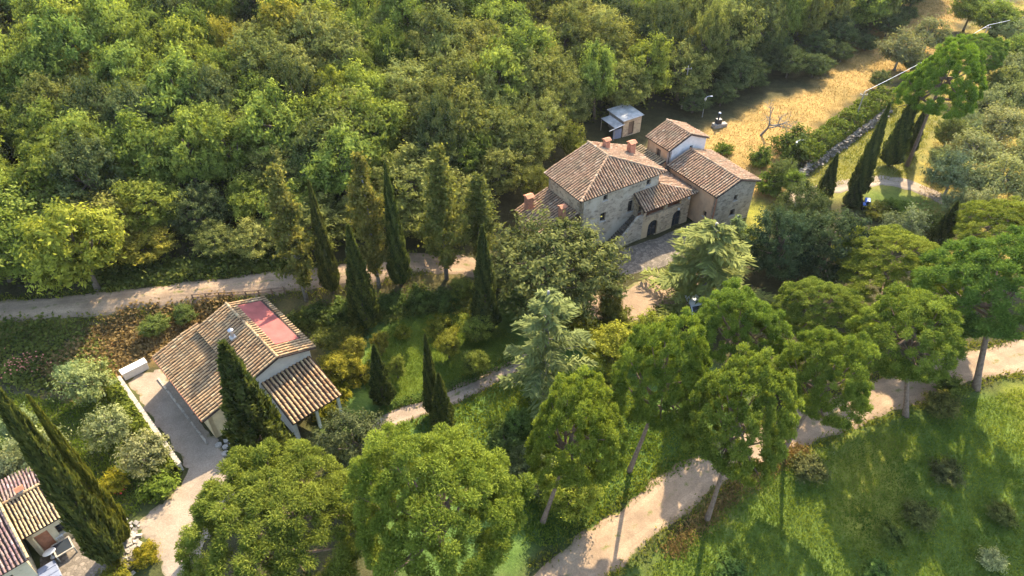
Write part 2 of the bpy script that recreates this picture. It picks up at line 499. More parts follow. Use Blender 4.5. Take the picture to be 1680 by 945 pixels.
def strip(name, px, width, mat, lift=0.06, nseg=8):
    L = smooth_line([G(*q)[:2] for q in px])
    T = np.gradient(L, axis=0); T /= np.linalg.norm(T, axis=1)[:, None]
    Nn = np.stack([-T[:, 1], T[:, 0]], 1)
    V = []; E = []
    for i, (c, n_) in enumerate(zip(L, Nn)):
        w = width if not hasattr(width, '__len__') else np.interp(i / (len(L) - 1), np.linspace(0, 1, len(width)), width)
        wl = w / 2 * (1 + 0.10 * math.sin(i * 0.7) + 0.08 * math.sin(i * 1.9 + 1) + random.uniform(-.05, .05))
        wr = w / 2 * (1 + 0.10 * math.sin(i * 0.6 + 2) + 0.08 * math.sin(i * 2.3) + random.uniform(-.05, .05))
        for k in range(nseg + 1):
            s = k / nseg
            q = c - n_ * wr + n_ * (wl + wr) * s
            edge = abs(s - 0.5) * 2
            V.append((q[0], q[1], float(hz(q[0], q[1])) + lift - (0.10 if k in (0, nseg) else 0)))
            E.append(0.34 * max(0, edge - 0.7) / 0.3 + 0.17 * max(0, 1 - edge / 0.30) - 0.12 * math.exp(-((edge - .52) / .14) ** 2))
    F = []
    m = nseg + 1
    for i in range(len(L) - 1):
        for k in range(nseg):
            F.append((i * m + k, i * m + k + 1, (i + 1) * m + k + 1, (i + 1) * m + k)[::-1])
    me = bpy.data.meshes.new(name); me.from_pydata(V, [], F)
    at = me.attributes.new('edge', 'FLOAT', 'POINT'); at.data.foreach_set('value', np.array(E, np.float32))
    return kind(link(name, me, None, MATS[mat]), 'structure')

def patch(name, poly, mat, lift=0.05, step=0.8):
    """sheet over the ground inside a world polygon"""
    P = np.array([tuple(q)[:2] for q in poly])
    pts = []
    for i in range(len(P)):
        a, b = P[i], P[(i + 1) % len(P)]
        n = max(1, int(np.linalg.norm(b - a) / step))
        for k in range(n):
            q = a + (b - a) * k / n
            pts.append(q + (RNG.normal(0, 0.08, 2) if k else 0))
    nb = len(pts)
    x0, y0 = P.min(0); x1, y1 = P.max(0)
    X, Y = np.meshgrid(np.arange(x0, x1, step), np.arange(y0, y1, step))
    m = inside([tuple(q) for q in pts], X, Y)
    allp = [Vector((float(q[0]), float(q[1]))) for q in pts]
    B = np.array(pts)
    for x, y in zip(X[m], Y[m]):
        if np.min(np.hypot(B[:, 0] - x, B[:, 1] - y)) > step * 0.45: allp.append(Vector((float(x), float(y))))
    res = delaunay_2d_cdt(allp, [], [list(range(nb))], 1, 1e-4)
    V = []; E = []
    for q in res[0]:
        dd = float(np.min(np.hypot(B[:, 0] - q.x, B[:, 1] - q.y)))
        V.append((q.x, q.y, float(hz(q.x, q.y)) + lift - (0.08 if dd < 0.02 else 0)))
        E.append(0.35 * max(0, 1 - dd / 0.8))
    me = bpy.data.meshes.new(name); me.from_pydata(V, [], [tuple(f) for f in res[2]])
    at = me.attributes.new('edge', 'FLOAT', 'POINT'); at.data.foreach_set('value', np.array(E, np.float32))
    return kind(link(name, me, None, MATS[mat]), 'structure')

strip('upper_road', [(-160, 521), (-60, 514), (20, 508), (120, 498), (220, 487), (330, 474), (480, 456), (600, 444), (690, 430), (765, 436), (850, 470), (950, 502), (1040, 492), (1110, 468), (1190, 440)],
      [3.2, 3.2, 3.0, 3.0, 3.2, 3.4, 3.6, 3.6, 3.6, 4.2, 3.6], 'gravel_road')
strip('lower_road', [(820, 1050), (900, 970), (960, 922), (1040, 862), (1120, 796), (1200, 750), (1290, 712), (1350, 686), (1420, 660), (1490, 637), (1570, 607), (1640, 590), (1720, 576), (1850, 560)],
      3.9, 'gravel_road')
strip('garden_path', [(610, 705), (660, 682), (720, 660), (780, 632), (850, 598), (930, 560)], 2.0, 'gravel_path')
strip('east_path', [(1290, 330), (1340, 312), (1400, 302), (1450, 296), (1500, 306), (1545, 326), (1580, 350)], 2.6, 'gravel_cream')

# ------------------------------------------------------------------ building helpers
def wall(root, p0, p1, outer, holes, mat, th=0.35, name='wall'):
    """solid wall panel from p0 to p1 (local xy), outline in (u, z); outside is to the right of p0->p1"""
    p0 = np.array(p0, float); p1 = np.array(p1, float)
    d = (p1 - p0) / np.linalg.norm(p1 - p0)
    nin = np.array([-d[1], d[0]])
    def P(u, z, dep): q = p0 + d * u + nin * dep; return (q[0], q[1], z)
    loops = [list(outer)] + [list(h) for h in holes]
    tri = tessellate_polygon([[Vector((u, z, 0)) for u, z in lp] for lp in loops])
    flat = [q for lp in loops for q in lp]
    mb = MB(); n = len(flat)
    vs_ = [P(u, z, 0) for u, z in flat] + [P(u, z, th) for u, z in flat]
    fs = [tuple(f) for f in tri] + [tuple(i + n for i in f)[::-1] for f in tri]
    o = 0
    for lp in loops:
        m = len(lp)
        for i in range(m):
            j = (i + 1) % m
            fs.append((o + i, o + j, o + j + n, o + i + n))
        o += m
    mb.add(vs_, fs)
    return mb.build(name, mat, root), P

def rect(u0, z0, u1, z1): return [(u0, z0), (u1, z0), (u1, z1), (u0, z1)]
def arch(u0, z0, u1, z1, n=8):
    r = (u1 - u0) / 2; c = (u0 + u1) / 2
    return [(u0, z0), (u1, z0)] + [(c + r * math.cos(math.pi * k / n), z1 - r + r * math.sin(math.pi * k / n)) for k in range(n + 1)]

def opening(root, P, shape, name='window', frame='dark_wood', pane='glass_dark', dep=0.2, bars=True, surround=None):
    us = [q[0] for q in shape]; zs = [q[1] for q in shape]
    u0, u1, z0, z1 = min(us), max(us), min(zs), max(zs)
    c = ((u0 + u1) / 2, (z0 + z1) / 2)
    inner = [(c[0] + (u - c[0]) * (1 - 0.14 / (u1 - u0)), c[1] + (z - c[1]) * (1 - 0.14 / (z1 - z0))) for u, z in shape]
    mb = MB(); n = len(shape)
    vs_ = [P(u, z, dep) for u, z in shape] + [P(u, z, dep) for u, z in inner] + [P(u, z, dep + 0.07) for u, z in inner]
    fs = []
    for i in range(n):
        j = (i + 1) % n
        fs += [(i, j, n + j, n + i), (n + i, n + j, 2 * n + j, 2 * n + i)]
    mb.add(vs_, fs)
    if bars:
        for (a, b, e, f) in ((c[0] - 0.025, c[0] + 0.025, z0 + .05, z1 - .05), (u0 + .05, u1 - .05, c[1] - 0.02, c[1] + 0.02)):
            q = [P(a, e, dep + .01), P(b, e, dep + .01), P(b, f, dep + .01), P(a, f, dep + .01)]
            mb.add(q + [P(a, e, dep + .05), P(b, e, dep + .05), P(b, f, dep + .05), P(a, f, dep + .05)],
                   [(0, 1, 2, 3), (0, 1, 5, 4), (1, 2, 6, 5), (2, 3, 7, 6), (3, 0, 4, 7)])
    w = mb.build(name, MATS[frame], root)
    g = MB(); m = len(inner)
    g.add([P(u, z, dep + 0.055) for u, z in inner] + [P(u, z, dep + 0.08) for u, z in inner],
          [tuple(range(m)), tuple(range(m, 2 * m))[::-1]])
    g.build('pane', MATS[pane], w)
    if name == 'window':
        s = MB()
        q = [P(u0 - .12, z0 - .1, -0.06), P(u1 + .12, z0 - .1, -0.06), P(u1 + .12, z0 - 0.003, -0.06), P(u0 - .12, z0 - 0.003, -0.06)]
        q2 = [P(u0 - .12, z0 - .1, 0.05), P(u1 + .12, z0 - .1, 0.05), P(u1 + .12, z0 - 0.003, 0.05), P(u0 - .12, z0 - 0.003, 0.05)]
        s.add(q + q2, [(0, 1, 2, 3), (7, 6, 5, 4), (0, 1, 5, 4), (1, 2, 6, 5), (2, 3, 7, 6), (3, 0, 4, 7)])
        s.build('sill', MATS['concrete'], w)
    return w

TILE_ME = {}
def roof_plane(root, poly, eave, mat, sp=0.35, tl=0.36, hole=None, each=False, th=0.14, name='roof'):
    """poly: planar 3D polygon (local); eave: vector along the eave; tiles run up the slope"""
    poly = [np.array(p, float) for p in poly]
    a = np.array(eave, float); a /= np.linalg.norm(a)
    n_ = np.cross(poly[1] - poly[0], poly[2] - poly[0]); n_ /= np.linalg.norm(n_)
    if n_[2] < 0: n_ = -n_
    a = a - n_ * (a @ n_); a /= np.linalg.norm(a)
    s = np.cross(n_, a)
    if s[2] < 0: s = -s
    O = poly[0]
    mb = MB(); k = len(poly)
    mb.add([tuple(p) for p in poly] + [tuple(p - np.array([0, 0, th])) for p in poly],
           [tuple(range(k)), tuple(range(k, 2 * k))[::-1]] + [(i, (i + 1) % k, (i + 1) % k + k, i + k) for i in range(k)])
    ro = mb.build(name, MATS['roof_deck'], root)
    q2 = [((p - O) @ a, (p - O) @ s) for p in poly]
    amin = min(q[0] for q in q2); amax = max(q[0] for q in q2)
    tb = MB(); cnt = 0
    ncol = max(1, int(round((amax - amin) / sp))); spx = (amax - amin) / ncol
    for c in range(ncol):
        av = amin + (c + 0.5) * spx
        xs = []
        for i in range(k):
            (a0, s0), (a1, s1) = q2[i], q2[(i + 1) % k]
            if (a0 - av) * (a1 - av) < 0: xs.append(s0 + (s1 - s0) * (av - a0) / (a1 - a0))
        if len(xs) < 2: continue
        s0, s1 = min(xs), max(xs)
        pv = s0 - 0.07
        rowj = random.uniform(-.015, .015)
        while pv < s1 - 0.08:
            e = min(pv + tl * 1.12, s1)
            skip = hole and hole[0] < av < hole[1] and hole[2] < (pv + e) / 2 < hole[3]
            if not skip:
                j = random.uniform(-.022, .022) + rowj + .03 * math.sin(pv * .8 + av * .35)
                lift = 0.028 + random.uniform(0, .02) + .018 * math.sin(av * 1.3 + pv * .9) + (.03 if random.random() < .04 else 0)
                var = min(1, max(0, random.gauss(0.52, 0.17)))
                A = O + a * (av + j) + s * pv + n_ * (lift + 0.012)
                B = O + a * (av + j * .5) + s * e + n_ * (lift - 0.012)
                r = spx * 0.28
                if each:
                    t1 = MB(); t1.barrel(A, B, n_, r * 1.08, r * 0.92, 4, var); t1.build('roof_tile', MATS[mat], ro)
                else:
                    tb.barrel(A, B, n_, r * 1.08, r * 0.92, 4, var)
                cnt += 1
            pv += tl
    if not each and cnt:
        kind(tb.build('roof_tiles', MATS[mat], ro), 'stuff')
    return ro, (O, a, s, n_)

def ridge(ro, p0, p1, mat, r=0.13, name='ridge_tiles'):
    p0 = np.array(p0, float); p1 = np.array(p1, float)
    L = np.linalg.norm(p1 - p0); d = (p1 - p0) / L
    n = max(1, int(L / 0.4)); mb = MB()
    for i in range(n):
        A = p0 + d * (L * i / n) + np.array([0, 0, .05 + random.uniform(0, .02)])
        B = p0 + d * (L * (i + 1.1) / n) + np.array([0, 0, .035])
        mb.barrel(A, B, (0, 0, 1), r * 1.06, r * .94, 5, min(1, max(0, random.gauss(.6, .2))))
    return kind(mb.build(name, MATS[mat], ro), 'stuff')

def chimney(root, x, y, z0, z1, w=0.55, d=0.55, mat='brick', cap=True):
    c = box_part('chimney', MATS[mat], root, x - w / 2, x + w / 2, y - d / 2, y + d / 2, z0, z1)
    for sx in (-1, 1):
        for sy in (-1, 1):
            box_part('chimney_post', MATS[mat], c, x + sx * w * .36 - .06, x + sx * w * .36 + .06, y + sy * d * .36 - .06, y + sy * d * .36 + .06, z1, z1 + .22)
    t = MB()
    e = .12
    t.add([(x - w / 2 - e, y - d / 2 - e, z1 + .22), (x + w / 2 + e, y - d / 2 - e, z1 + .22), (x + w / 2 + e, y + d / 2 + e, z1 + .22), (x - w / 2 - e, y + d / 2 + e, z1 + .22),
           (x - w / 2 - e, y, z1 + .44), (x + w / 2 + e, y, z1 + .44)], [(0, 1, 5, 4), (2, 3, 4, 5), (0, 4, 3), (1, 2, 5), (3, 2, 1, 0)])
    t.build('chimney_cap', MATS['terracotta'], c)
    return c

# ------------------------------------------------------------------ villa (local x along the front, y to the back, origin at its left front corner)
def build_villa():
    YAW = R(31.5)
    V = empty('stone_villa', (7.39, 62.7, 0), YAW)
    tag(V, 'stone farmhouse with hipped terracotta roof, outside stairs and arched ground floor', 'house')
    W, D, EV, RZ = 10.8, 6.2, 7.3, 9.25
    Z0 = -0.6
    ow = 0.5
    h1 = rect(2.75, 3.2, 3.5, 4.3); h2 = rect(2.95, 5.9, 3.55, 6.6); h3 = rect(6.65, 3.1, 7.4, 4.6); h4 = rect(9.0, 5.9, 9.6, 6.6); dr = rect(8.15, 2.45, 9.1, 4.5)
    w, P = wall(V, (0, 0), (W, 0), [(0, Z0), (W, Z0), (W, EV), (0, EV)], [h1, h2, h3, h4, dr], MATS['stone_villa'])
    for h in (h1, h2, h3, h4): opening(V, P, h)
    opening(V, P, dr, 'door', pane='brown_wood')
    h5 = rect(1.5, 5.2, 2.2, 6.2)
    w, P = wall(V, (0, D), (0, 0.003), [(0, Z0), (D, Z0), (D, EV), (0, EV)], [], MATS['stone_warm'])
    h6 = rect(2.5, 5.7, 3.3, 6.8)
    w, P = wall(V, (W, 0.003), (W, D), [(0, Z0), (D, Z0), (D, EV), (0, EV)], [h6], MATS['stone_warm'])
    opening(V, P, h6)
    wall(V, (W, D), (0, D), [(0, Z0), (W, Z0), (W, EV), (W / 2, RZ - .15), (0, EV)], [], MATS['stone_villa'])
    # main roof: gable at the back, hip at the front
    x0, x1, y0, y1 = -ow, W + ow, -ow, D + .35
    xm = W / 2; slope = (RZ - EV) / (W / 2)
    ez = EV - slope * ow + .12; rz = RZ + .12
    hipy = y0 + 3.3
    A = (x0, y0, ez); B = (x1, y0, ez); C = (x1, y1, ez); Dd = (x0, y1, ez)
    R1 = (xm, y1, rz); R2 = (xm, hipy, rz)
    ro, _ = roof_plane(V, [A, B, R2], (1, 0, 0), 'tile_villa')
    ridge(ro, R2, R1, 'tile_villa'); ridge(ro, A, R2, 'tile_villa'); ridge(ro, B, R2, 'tile_villa')
    roof_plane(V, [Dd, A, R2, R1], (0, 1, 0), 'tile_villa')
    roof_plane(V, [B, C, R1, R2], (0, 1, 0), 'tile_villa')
    chimney(V, 7.0, 5.2, 8.3, 9.6, .6, .6)
    chimney(V, 9.9, 4.2, 7.3, 8.9, .7, .7)
    # lean-to wrapping the right front corner: loggia over arches
    px0, px1, pf = 7.6, 14.6, -1.75
    zE, zT = 4.25, 5.45
    a1 = arch(0.9, -.05, 2.35, 2.15); a2 = arch(4.6, -.05, 5.9, 2.2)
    l1 = rect(0.35, 2.95, 3.1, 3.95); l2 = rect(3.5, 2.95, 5.6, 3.95)
    w, P = wall(V, (px0, pf), (px1, pf), [(0, Z0), (px1 - px0, Z0), (px1 - px0, zE), (0, zE)], [a1, a2, l1, l2], MATS['stone_warm'], th=.3)
    w = opening(V, P, a1, 'door', dep=.16)
    opening(V, P, a2, 'door', dep=.16)
    wall(V, (px0, -0.003), (px0, pf + .003), [(0, Z0), (-pf - .006, Z0), (-pf - .006, zE), (0, zE + .9)], [rect(.45, 2.5, 1.25, 4.1)], MATS['stone_warm'], th=.3)
    box_part('loggia_floor', MATS['terracotta'], V, px0 + .31, px1 - .02, pf + .31, -0.01, 2.3, 2.45)
    ap = (W + .35, -.003, zT)
    E1 = (px0 - .35, pf - .4, zE - .1); E2 = (15.2, pf - .4, zE - .1)
    roof, _ = roof_plane(V, [E1, E2, ap, (px0 - .35, -.003, zT)], (1, 0, 0), 'tile_villa', name='loggia_roof')
    ridge(roof, E2, ap, 'tile_villa', .11)
    rp, _ = roof_plane(V, [E2, (15.2, D + .2, zE - .1), (W + .35, D + .2, zT), ap], (0, 1, 0), 'tile_villa', name='loggia_roof')
    wall(V, (W, D + .1), (15.0, D + .1), [(0, Z0), (4.2, Z0), (4.2, zE), (0, zT - .1)], [], MATS['stone_warm'], name='link_wall')
    for i, (lx, ly, lz) in enumerate(((14.2, pf - .12, 3.9), (12.9, pf - .12, 2.6), (12.2, pf - 2.2, 0.4))):
        pass
    for lx, lz in ((14.1, 3.6), (12.75, 2.55)):
        lamp = MB().box(lx - .04, lx + .04, pf - .16, pf, lz - .03, lz + .03).build('wall_lamp', MATS['metal_dark'], V)
        MB().lathe([(.02, 0), (.13, .05), (.15, .18), (.06, .3)], (lx, pf - .2, lz - .15), 10).build('lamp_globe', MATS['white_paint'], lamp, True)
    # outside staircase along the front wall, parapet on its outer side
    st = empty('staircase', (0, 0, 0), 0, V)
    n = 13
    for i in range(n):
        xa = 4.1 + i * (px0 - 4.1) / n
        box_part('step', MATS['paving'], st, xa, px0 - 0.003 * (i % 2) - .002, -1.45, -0.004, (Z0 if i == 0 else 0.188 * i + .002), 0.188 * (i + 1))
    wall(st, (3.7, -1.75), (px0 - .003, -1.75), [(0, Z0), (px0 - 3.71, Z0), (px0 - 3.71, 3.4), (px0 - 4.5, 3.35), (.5, .75), (0, .75)], [], MATS['stone_grey'], th=.3, name='parapet')
    # low wing on the left
    wx = -4.0
    e0, e1 = 3.6, 5.0
    wall(V, (wx, .6), (-.003, .6), [(0, Z0), (-wx - .003, Z0), (-wx - .003, e1), (0, e0)], [rect(1.4, 1.6, 2.1, 2.6)], MATS['stone_warm'], name='wing_wall')
    wall(V, (wx, 6.1), (wx, .603), [(0, Z0), (5.49, Z0), (5.49, e0), (0, e0)], [], MATS['stone_warm'], name='wing_wall')
    wall(V, (-.003, 6.1), (wx, 6.1), [(0, Z0), (-wx, Z0), (-wx, e0), (0, e1)], [], MATS['stone_warm'], name='wing_wall')
    roof_plane(V, [(wx - .35, 6.5, e0 + .0), (wx - .35, .2, e0 + .0), (-.003, .2, e1 + .2), (-.003, 6.5, e1 + .2)], (0, 1, 0), 'tile_villa', name='wing_roof')
    chimney(V, -3.2, 5.3, 3.8, 5.5, .75, .75)
    chimney(V, -1.6, 1.2, 4.4, 5.9, .6, .6)

    # annex block, right
    A_ = empty('farmhouse_annex', (23.06, 66.66, 0), YAW)
    tag(A_, 'stone outbuilding with gabled tile roof at the right end of the farmhouse', 'house')
    w, d, ev, rz = 6.1, 8.1, 5.1, 6.15
    g1 = rect(2.9, 3.3, 3.45, 4.1); g2 = rect(2.8, 1.2, 3.6, 2.1)
    ww, P = wall(A_, (0, 0), (w, 0), [(0, Z0), (w, Z0), (w, ev), (w / 2, rz), (0, ev)], [g1, g2], MATS['stone_grey'])
    opening(A_, P, g1); opening(A_, P, g2)
    k1 = rect(6.6, 1.5, 7.1, 2.2); k2 = rect(3.6, 3.6, 4.1, 4.2)
    ww, P = wall(A_, (0, d), (0, .003), [(0, Z0), (d, Z0), (d, ev), (0, ev)], [k1, k2], MATS['plaster_orange'])
    opening(A_, P, k1); opening(A_, P, k2)
    wall(A_, (w, .003), (w, d), [(0, Z0), (d, Z0), (d, ev), (0, ev)], [], MATS['stone_grey'])
    wall(A_, (w, d), (0, d), [(0, Z0), (w, Z0), (w, ev), (w / 2, rz), (0, ev)], [], MATS['stone_grey'])
    o = .42; sl_ = (rz - ev) / (w / 2); ee = ev - sl_ * o + .12; rr = rz + .12
    ro, _ = roof_plane(A_, [(-o, d, ee), (-o, -.35, ee), (w / 2, -.35, rr), (w / 2, d, rr)], (0, 1, 0), 'tile_villa')
    ridge(ro, (w / 2, -.35, rr), (w / 2, d, rr), 'tile_villa')
    roof_plane(A_, [(w + o, -.35, ee), (w + o, d, ee), (w / 2, d, rr), (w / 2, -.35, rr)], (0, 1, 0), 'tile_villa')
    MB().tube([(-.12, -.1, 0.0), (-.12, -.1, 4.85)], .06, 6).build('drainpipe', MATS['terracotta'], A_)

    # tower block, back
    T = empty('farmhouse_tower', (18.75, 73.95, 0), YAW)
    tag(T, 'tall plastered block with small gabled tile roof behind the farmhouse annex', 'house')
    w, d, ev, rz = 5.8, 3.9, 6.75, 7.95
    t1 = rect(3.2, 5.7, 3.7, 6.35)
    ww, P = wall(T, (0, 0), (w, 0), [(0, Z0), (w, Z0), (w, ev), (w / 2, rz), (0, ev)], [t1], MATS['plaster_white'])
    opening(T, P, t1)
    t2 = rect(1.6, 4.9, 2.4, 6.0)
    ww, P = wall(T, (0, d), (0, .003), [(0, Z0), (d, Z0), (d, ev), (0, ev)], [t2], MATS['plaster_orange'])
    opening(T, P, t2, frame='brown_wood', pane='brown_wood')
    wall(T, (w, .003), (w, d), [(0, Z0), (d, Z0), (d, ev), (0, ev)], [], MATS['plaster_white'])
    wall(T, (w, d), (0, d), [(0, Z0), (w, Z0), (w, ev), (w / 2, rz), (0, ev)], [], MATS['plaster_orange'])
    o = .3; sl_ = (rz - ev) / (w / 2); ee = ev - sl_ * o + .12; rr = rz + .12
    ro, _ = roof_plane(T, [(-o, d + .3, ee), (-o, -.25, ee), (w / 2, -.25, rr), (w / 2, d + .3, rr)], (0, 1, 0), 'tile_villa')
    ridge(ro, (w / 2, -.25, rr), (w / 2, d + .3, rr), 'tile_villa')
    roof_plane(T, [(w + o, -.25, ee), (w + o, d + .3, ee), (w / 2, d + .3, rr), (w / 2, -.25, rr)], (0, 1, 0), 'tile_villa')
    MB().tube([(-.08, -.08, 4.8), (-.08, -.08, 6.6)], .05, 6).build('drainpipe', MATS['metal_dark'], T)
    # low lean-to on the tower's left side
    wall(T, (-2.4, .4), (-.003, .4), [(0, Z0), (2.397, Z0), (2.397, 5.2), (0, 4.6)], [], MATS['plaster_orange'], name='wing_wall')
    wall(T, (-2.4, 4.6), (-2.4, .403), [(0, Z0), (4.19, Z0), (4.19, 4.6), (0, 4.6)], [], MATS['stone_warm'], name='wing_wall')
    roof_plane(T, [(-2.7, 4.8, 4.66), (-2.7, .1, 4.66), (-.31, .1, 5.3), (-.31, 4.8, 5.3)], (0, 1, 0), 'tile_tan', name='wing_roof')

    # shed behind
    c = un(1023, 203, 2.7)
    S = empty('sheet_roof_shed', (c[0], c[1], float(hz(c[0], c[1]))), R(33))
    tag(S, 'shed with pale corrugated sheet roof on the wood edge behind the farmhouse', 'shed')
    for (a, b, m, nm) in (((0, 0), (3.3, 0), 'stone_warm', 'wall'), ((3.3, .003), (3.3, 3.2), 'stone_warm', 'wall'), ((3.3, 3.2), (0, 3.2), 'stone_warm', 'wall'), ((0, 3.2), (0, .003), 'grey_wood', 'wall')):
        L = math.dist(a, b)
        hs = [rect(1.0, 0, 2.0, 2.0)] if m == 'stone_warm' and a == (0, 0) else []
        wl, P = wall(S, a, b, [(0, -.6), (L, -.6), (L, 2.5), (0, 2.5)], hs, MATS[m], th=.2)
        if hs: opening(S, P, hs[0], 'door', pane='brown_wood', dep=.1, bars=False)
    def sheet(nm, x0, x1, y0, y1, z0, z1, par):
        mb = MB(); n = 20; pts = []
        for i in range(n * 2 + 1):
            x = x0 + (x1 - x0) * i / (n * 2); zz = .045 if i % 2 else 0
            pts += [(x, y0, z0 + zz), (x, y1, z1 + zz), (x, y0, z0 + zz - .02), (x, y1, z1 + zz - .02)]
        f = []
        for i in range(n * 2):
            b = i * 4
            f += [(b, b + 4, b + 5, b + 1), (b + 2, b + 3, b + 7, b + 6), (b, b + 2, b + 6, b + 4), (b + 1, b + 5, b + 7, b + 3)]
        mb.add(pts, f)
        return mb.build(nm, MATS['sheet_roof'], par)
    sheet('roof', -.2, 3.55, -.25, 3.5, 2.52, 2.8, S)
    sheet('lower_roof', -1.9, -.25, -.4, 2.6, 2.1, 2.3, S)
    for (x, y) in ((-1.85, -.35), (-1.85, 2.5)):
        MB().tube([(x, y, -.5), (x, y, 2.12)], .05, 6).build('post', MATS['grey_wood'], S)
    box_part('side_panel', MATS['cushion_grey'], S, -1.8, -.3, -.1, -.05, -.3, 1.5)
    MB().tube([(-2.9, -.5, 1.95), (-.2, -.45, 2.2)], .05, 6).build('beam', MATS['white_paint'], S)
    return V
build_villa()

# ------------------------------------------------------------------ left house
LH_O = (-24.9, 36.2); LH_A = R(43.5)
def LH(s, t_, z=0.0):
    c, q = math.cos(LH_A), math.sin(LH_A)
    return (LH_O[0] + s * c - t_ * q, LH_O[1] + s * q + t_ * c, z)

def build_left_house():
    H = empty('tiled_cottage', (*LH_O, 0), LH_A)
    tag(H, 'ochre cottage with stepped tile roofs and a red patch on the far slope', 'house')
    Z0 = -.6
    # low wing
    ws, wt0, wt1 = .45, .55, 9.7
    e0 = 3.2; k = .27
    zz = lambda s: e0 + k * s
    ar = arch(2.3, .3, 3.6, 2.6)
    w, P = wall(H, (ws, wt0), (5.0, wt0), [(0, Z0), (4.55, Z0), (4.55, zz(5) - .05), (0, zz(ws) - .05)], [ar], MATS['plaster_ochre'])
    opening(H, P, ar, frame='white_paint', dep=.12)
    o1 = rect(2.2, 1.0, 3.0, 2.1); o2 = rect(5.8, 1.0, 6.6, 2.1)
    w, P = wall(H, (ws, wt1), (ws, wt0 + .003), [(0, Z0), (wt1 - wt0, Z0), (wt1 - wt0, zz(ws) - .05), (0, zz(ws) - .05)], [o1, o2], MATS['plaster_ochre'])
    opening(H, P, o1); opening(H, P, o2)
    wall(H, (4.4, wt1), (ws, wt1), [(0, Z0), (3.95, Z0), (3.95, zz(ws)), (0, zz(4.4))], [], MATS['plaster_ochre'])
    ro, _ = roof_plane(H, [(0, 10.1, e0), (0, 0, e0), (4.45, 0, zz(4.45)), (4.45, 10.1, zz(4.45))], (0, 1, 0), 'tile_left', sp=.35, tl=.42)
    # gutter along the eave
    MB().tube([(-.1, 10.0, e0 - .1), (-.1, .1, e0 - .1)], .06, 6).build('gutter', MATS['terracotta'], ro)
    # upper block
    us0, us1, ut0, ut1 = 4.45, 10.0, .0, 8.7
    ev, rz, rs = 4.75, 5.75, 7.1
    wall(H, (us0, ut0), (us1, ut0), [(0, Z0), (us1 - us0, Z0), (us1 - us0, 4.55), (rs - us0, rz - .08), (0, 4.75)], [], MATS['plaster_pale'])
    wall(H, (us0, ut1), (us0, ut0 + .003), [(0, Z0), (ut1 - ut0, Z0), (ut1 - ut0, 4.75), (0, 4.75)], [], MATS['plaster_pale'])
    wall(H, (us1, ut0 + .003), (us1, ut1), [(0, Z0), (ut1 - ut0, Z0), (ut1 - ut0, 4.55), (0, 4.55)], [], MATS['plaster_ochre'])
    wall(H, (us1, ut1), (us0, ut1), [(0, Z0), (us1 - us0, Z0), (us1 - us0, 4.75), (us1 - rs, rz - .08), (0, 4.55)], [], MATS['plaster_ochre'])
    r1, _ = roof_plane(H, [(3.95, 9.05, 4.72), (3.95, -.35, 4.72), (rs, -.35, rz), (rs, 9.05, rz)], (0, 1, 0), 'tile_left', sp=.35, tl=.42)
    ridge(r1, (rs, -.35, rz), (rs, 9.05, rz), 'tile_left')
    r2, fr = roof_plane(H, [(10.45, -.35, 4.6), (10.45, 9.05, 4.6), (rs, 9.05, rz), (rs, -.35, rz)], (0, 1, 0), 'tile_left', sp=.35, tl=.42,
                        hole=(1.75, 8.7, .55, 2.95))
    O, a, s, n_ = fr
    mb = MB(); q = []
    for (u, v) in ((1.8, .6), (8.65, .6), (8.65, 2.92), (1.8, 2.92)):
        p = O + a * u + s * v; q.append(p)
    mb.add([tuple(p + n_ * .05) for p in q] + [tuple(p + n_ * .004) for p in q], [(0, 1, 2, 3), (0, 1, 5, 4), (1, 2, 6, 5), (2, 3, 7, 6), (3, 0, 4, 7)])
    m = mb.build('membrane', MATS['membrane_red'], r2); m['label'] = 'red waterproof patch let into the tiles'
    # flue on the left slope
    zf = 4.72 + (5.6 - 3.95) * (rz - 4.72) / (rs - 3.95)
    fl = MB().tube([(5.6, 4.9, zf - .1), (5.6, 4.9, zf + .9)], .14, 10).build('flue', MATS['metal_grey'], H)
    MB().lathe([(.05, 0), (.26, .02), (.24, .1), (.05, .22)], (5.6, 4.9, zf + .95), 12).build('flue_cap', MATS['metal_grey'], fl)
    box_part('flue_box', MATS['concrete'], fl, 5.35, 5.85, 4.65, 5.15, zf - .1, zf + .25)
    # veranda roof in front of the gable
    r3, _ = roof_plane(H, [(5.2, -4.7, 2.55), (9.9, -4.7, 2.55), (9.9, -.004, 3.75), (5.2, -.004, 3.75)], (1, 0, 0), 'tile_left', sp=.35, tl=.42, name='veranda_roof')
    for x in (5.4, 7.5, 9.6):
        box_part('post', MATS['white_paint'], H, x - .12, x + .12, -4.5, -4.26, -.4, 2.44)
    box_part('beam', MATS['brown_wood'], H, 5.25, 9.85, -4.47, -4.29, 2.445, 2.57)
    wall(H, (5.45, -.003), (5.45, -4.2), [(0, Z0), (4.19, Z0), (4.19, 2.4), (0, 3.4)], [], MATS['plaster_pale'], th=.25, name='veranda_wall')
    dd = rect(1.4, .0, 2.6, 2.1)

    patch('driveway', [LH(-2.75, 12.3), LH(-1.2, 13.0), LH(.6, 11.5), LH(.6, -.6)] + [tuple(G(*q)[:2]) for q in ((395, 765), (400, 800), (350, 850), (335, 945), (335, 1040), (225, 1040), (262, 945), (248, 900), (215, 862), (262, 825), (292, 795))] + [LH(-2.85, -.6)], 'gravel_cream')
    # low wall beside the driveway
    B = empty('driveway_wall', LH(-3.0, 5.8, 0), LH_A)
    tag(B, 'low rendered wall with pale coping between hedge and cottage driveway', 'wall')
    for i in range(9):
        t0 = -6.3 + i * 1.45
        box_part('wall_section', MATS['plaster_pale'], B, -.14, .14, t0, t0 + 1.447, -.5, .75)
        box_part('coping_stone', MATS['white_stone'], B, -.2, .2, t0 + .01, t0 + 1.437, .75, .84, bevel=.02)
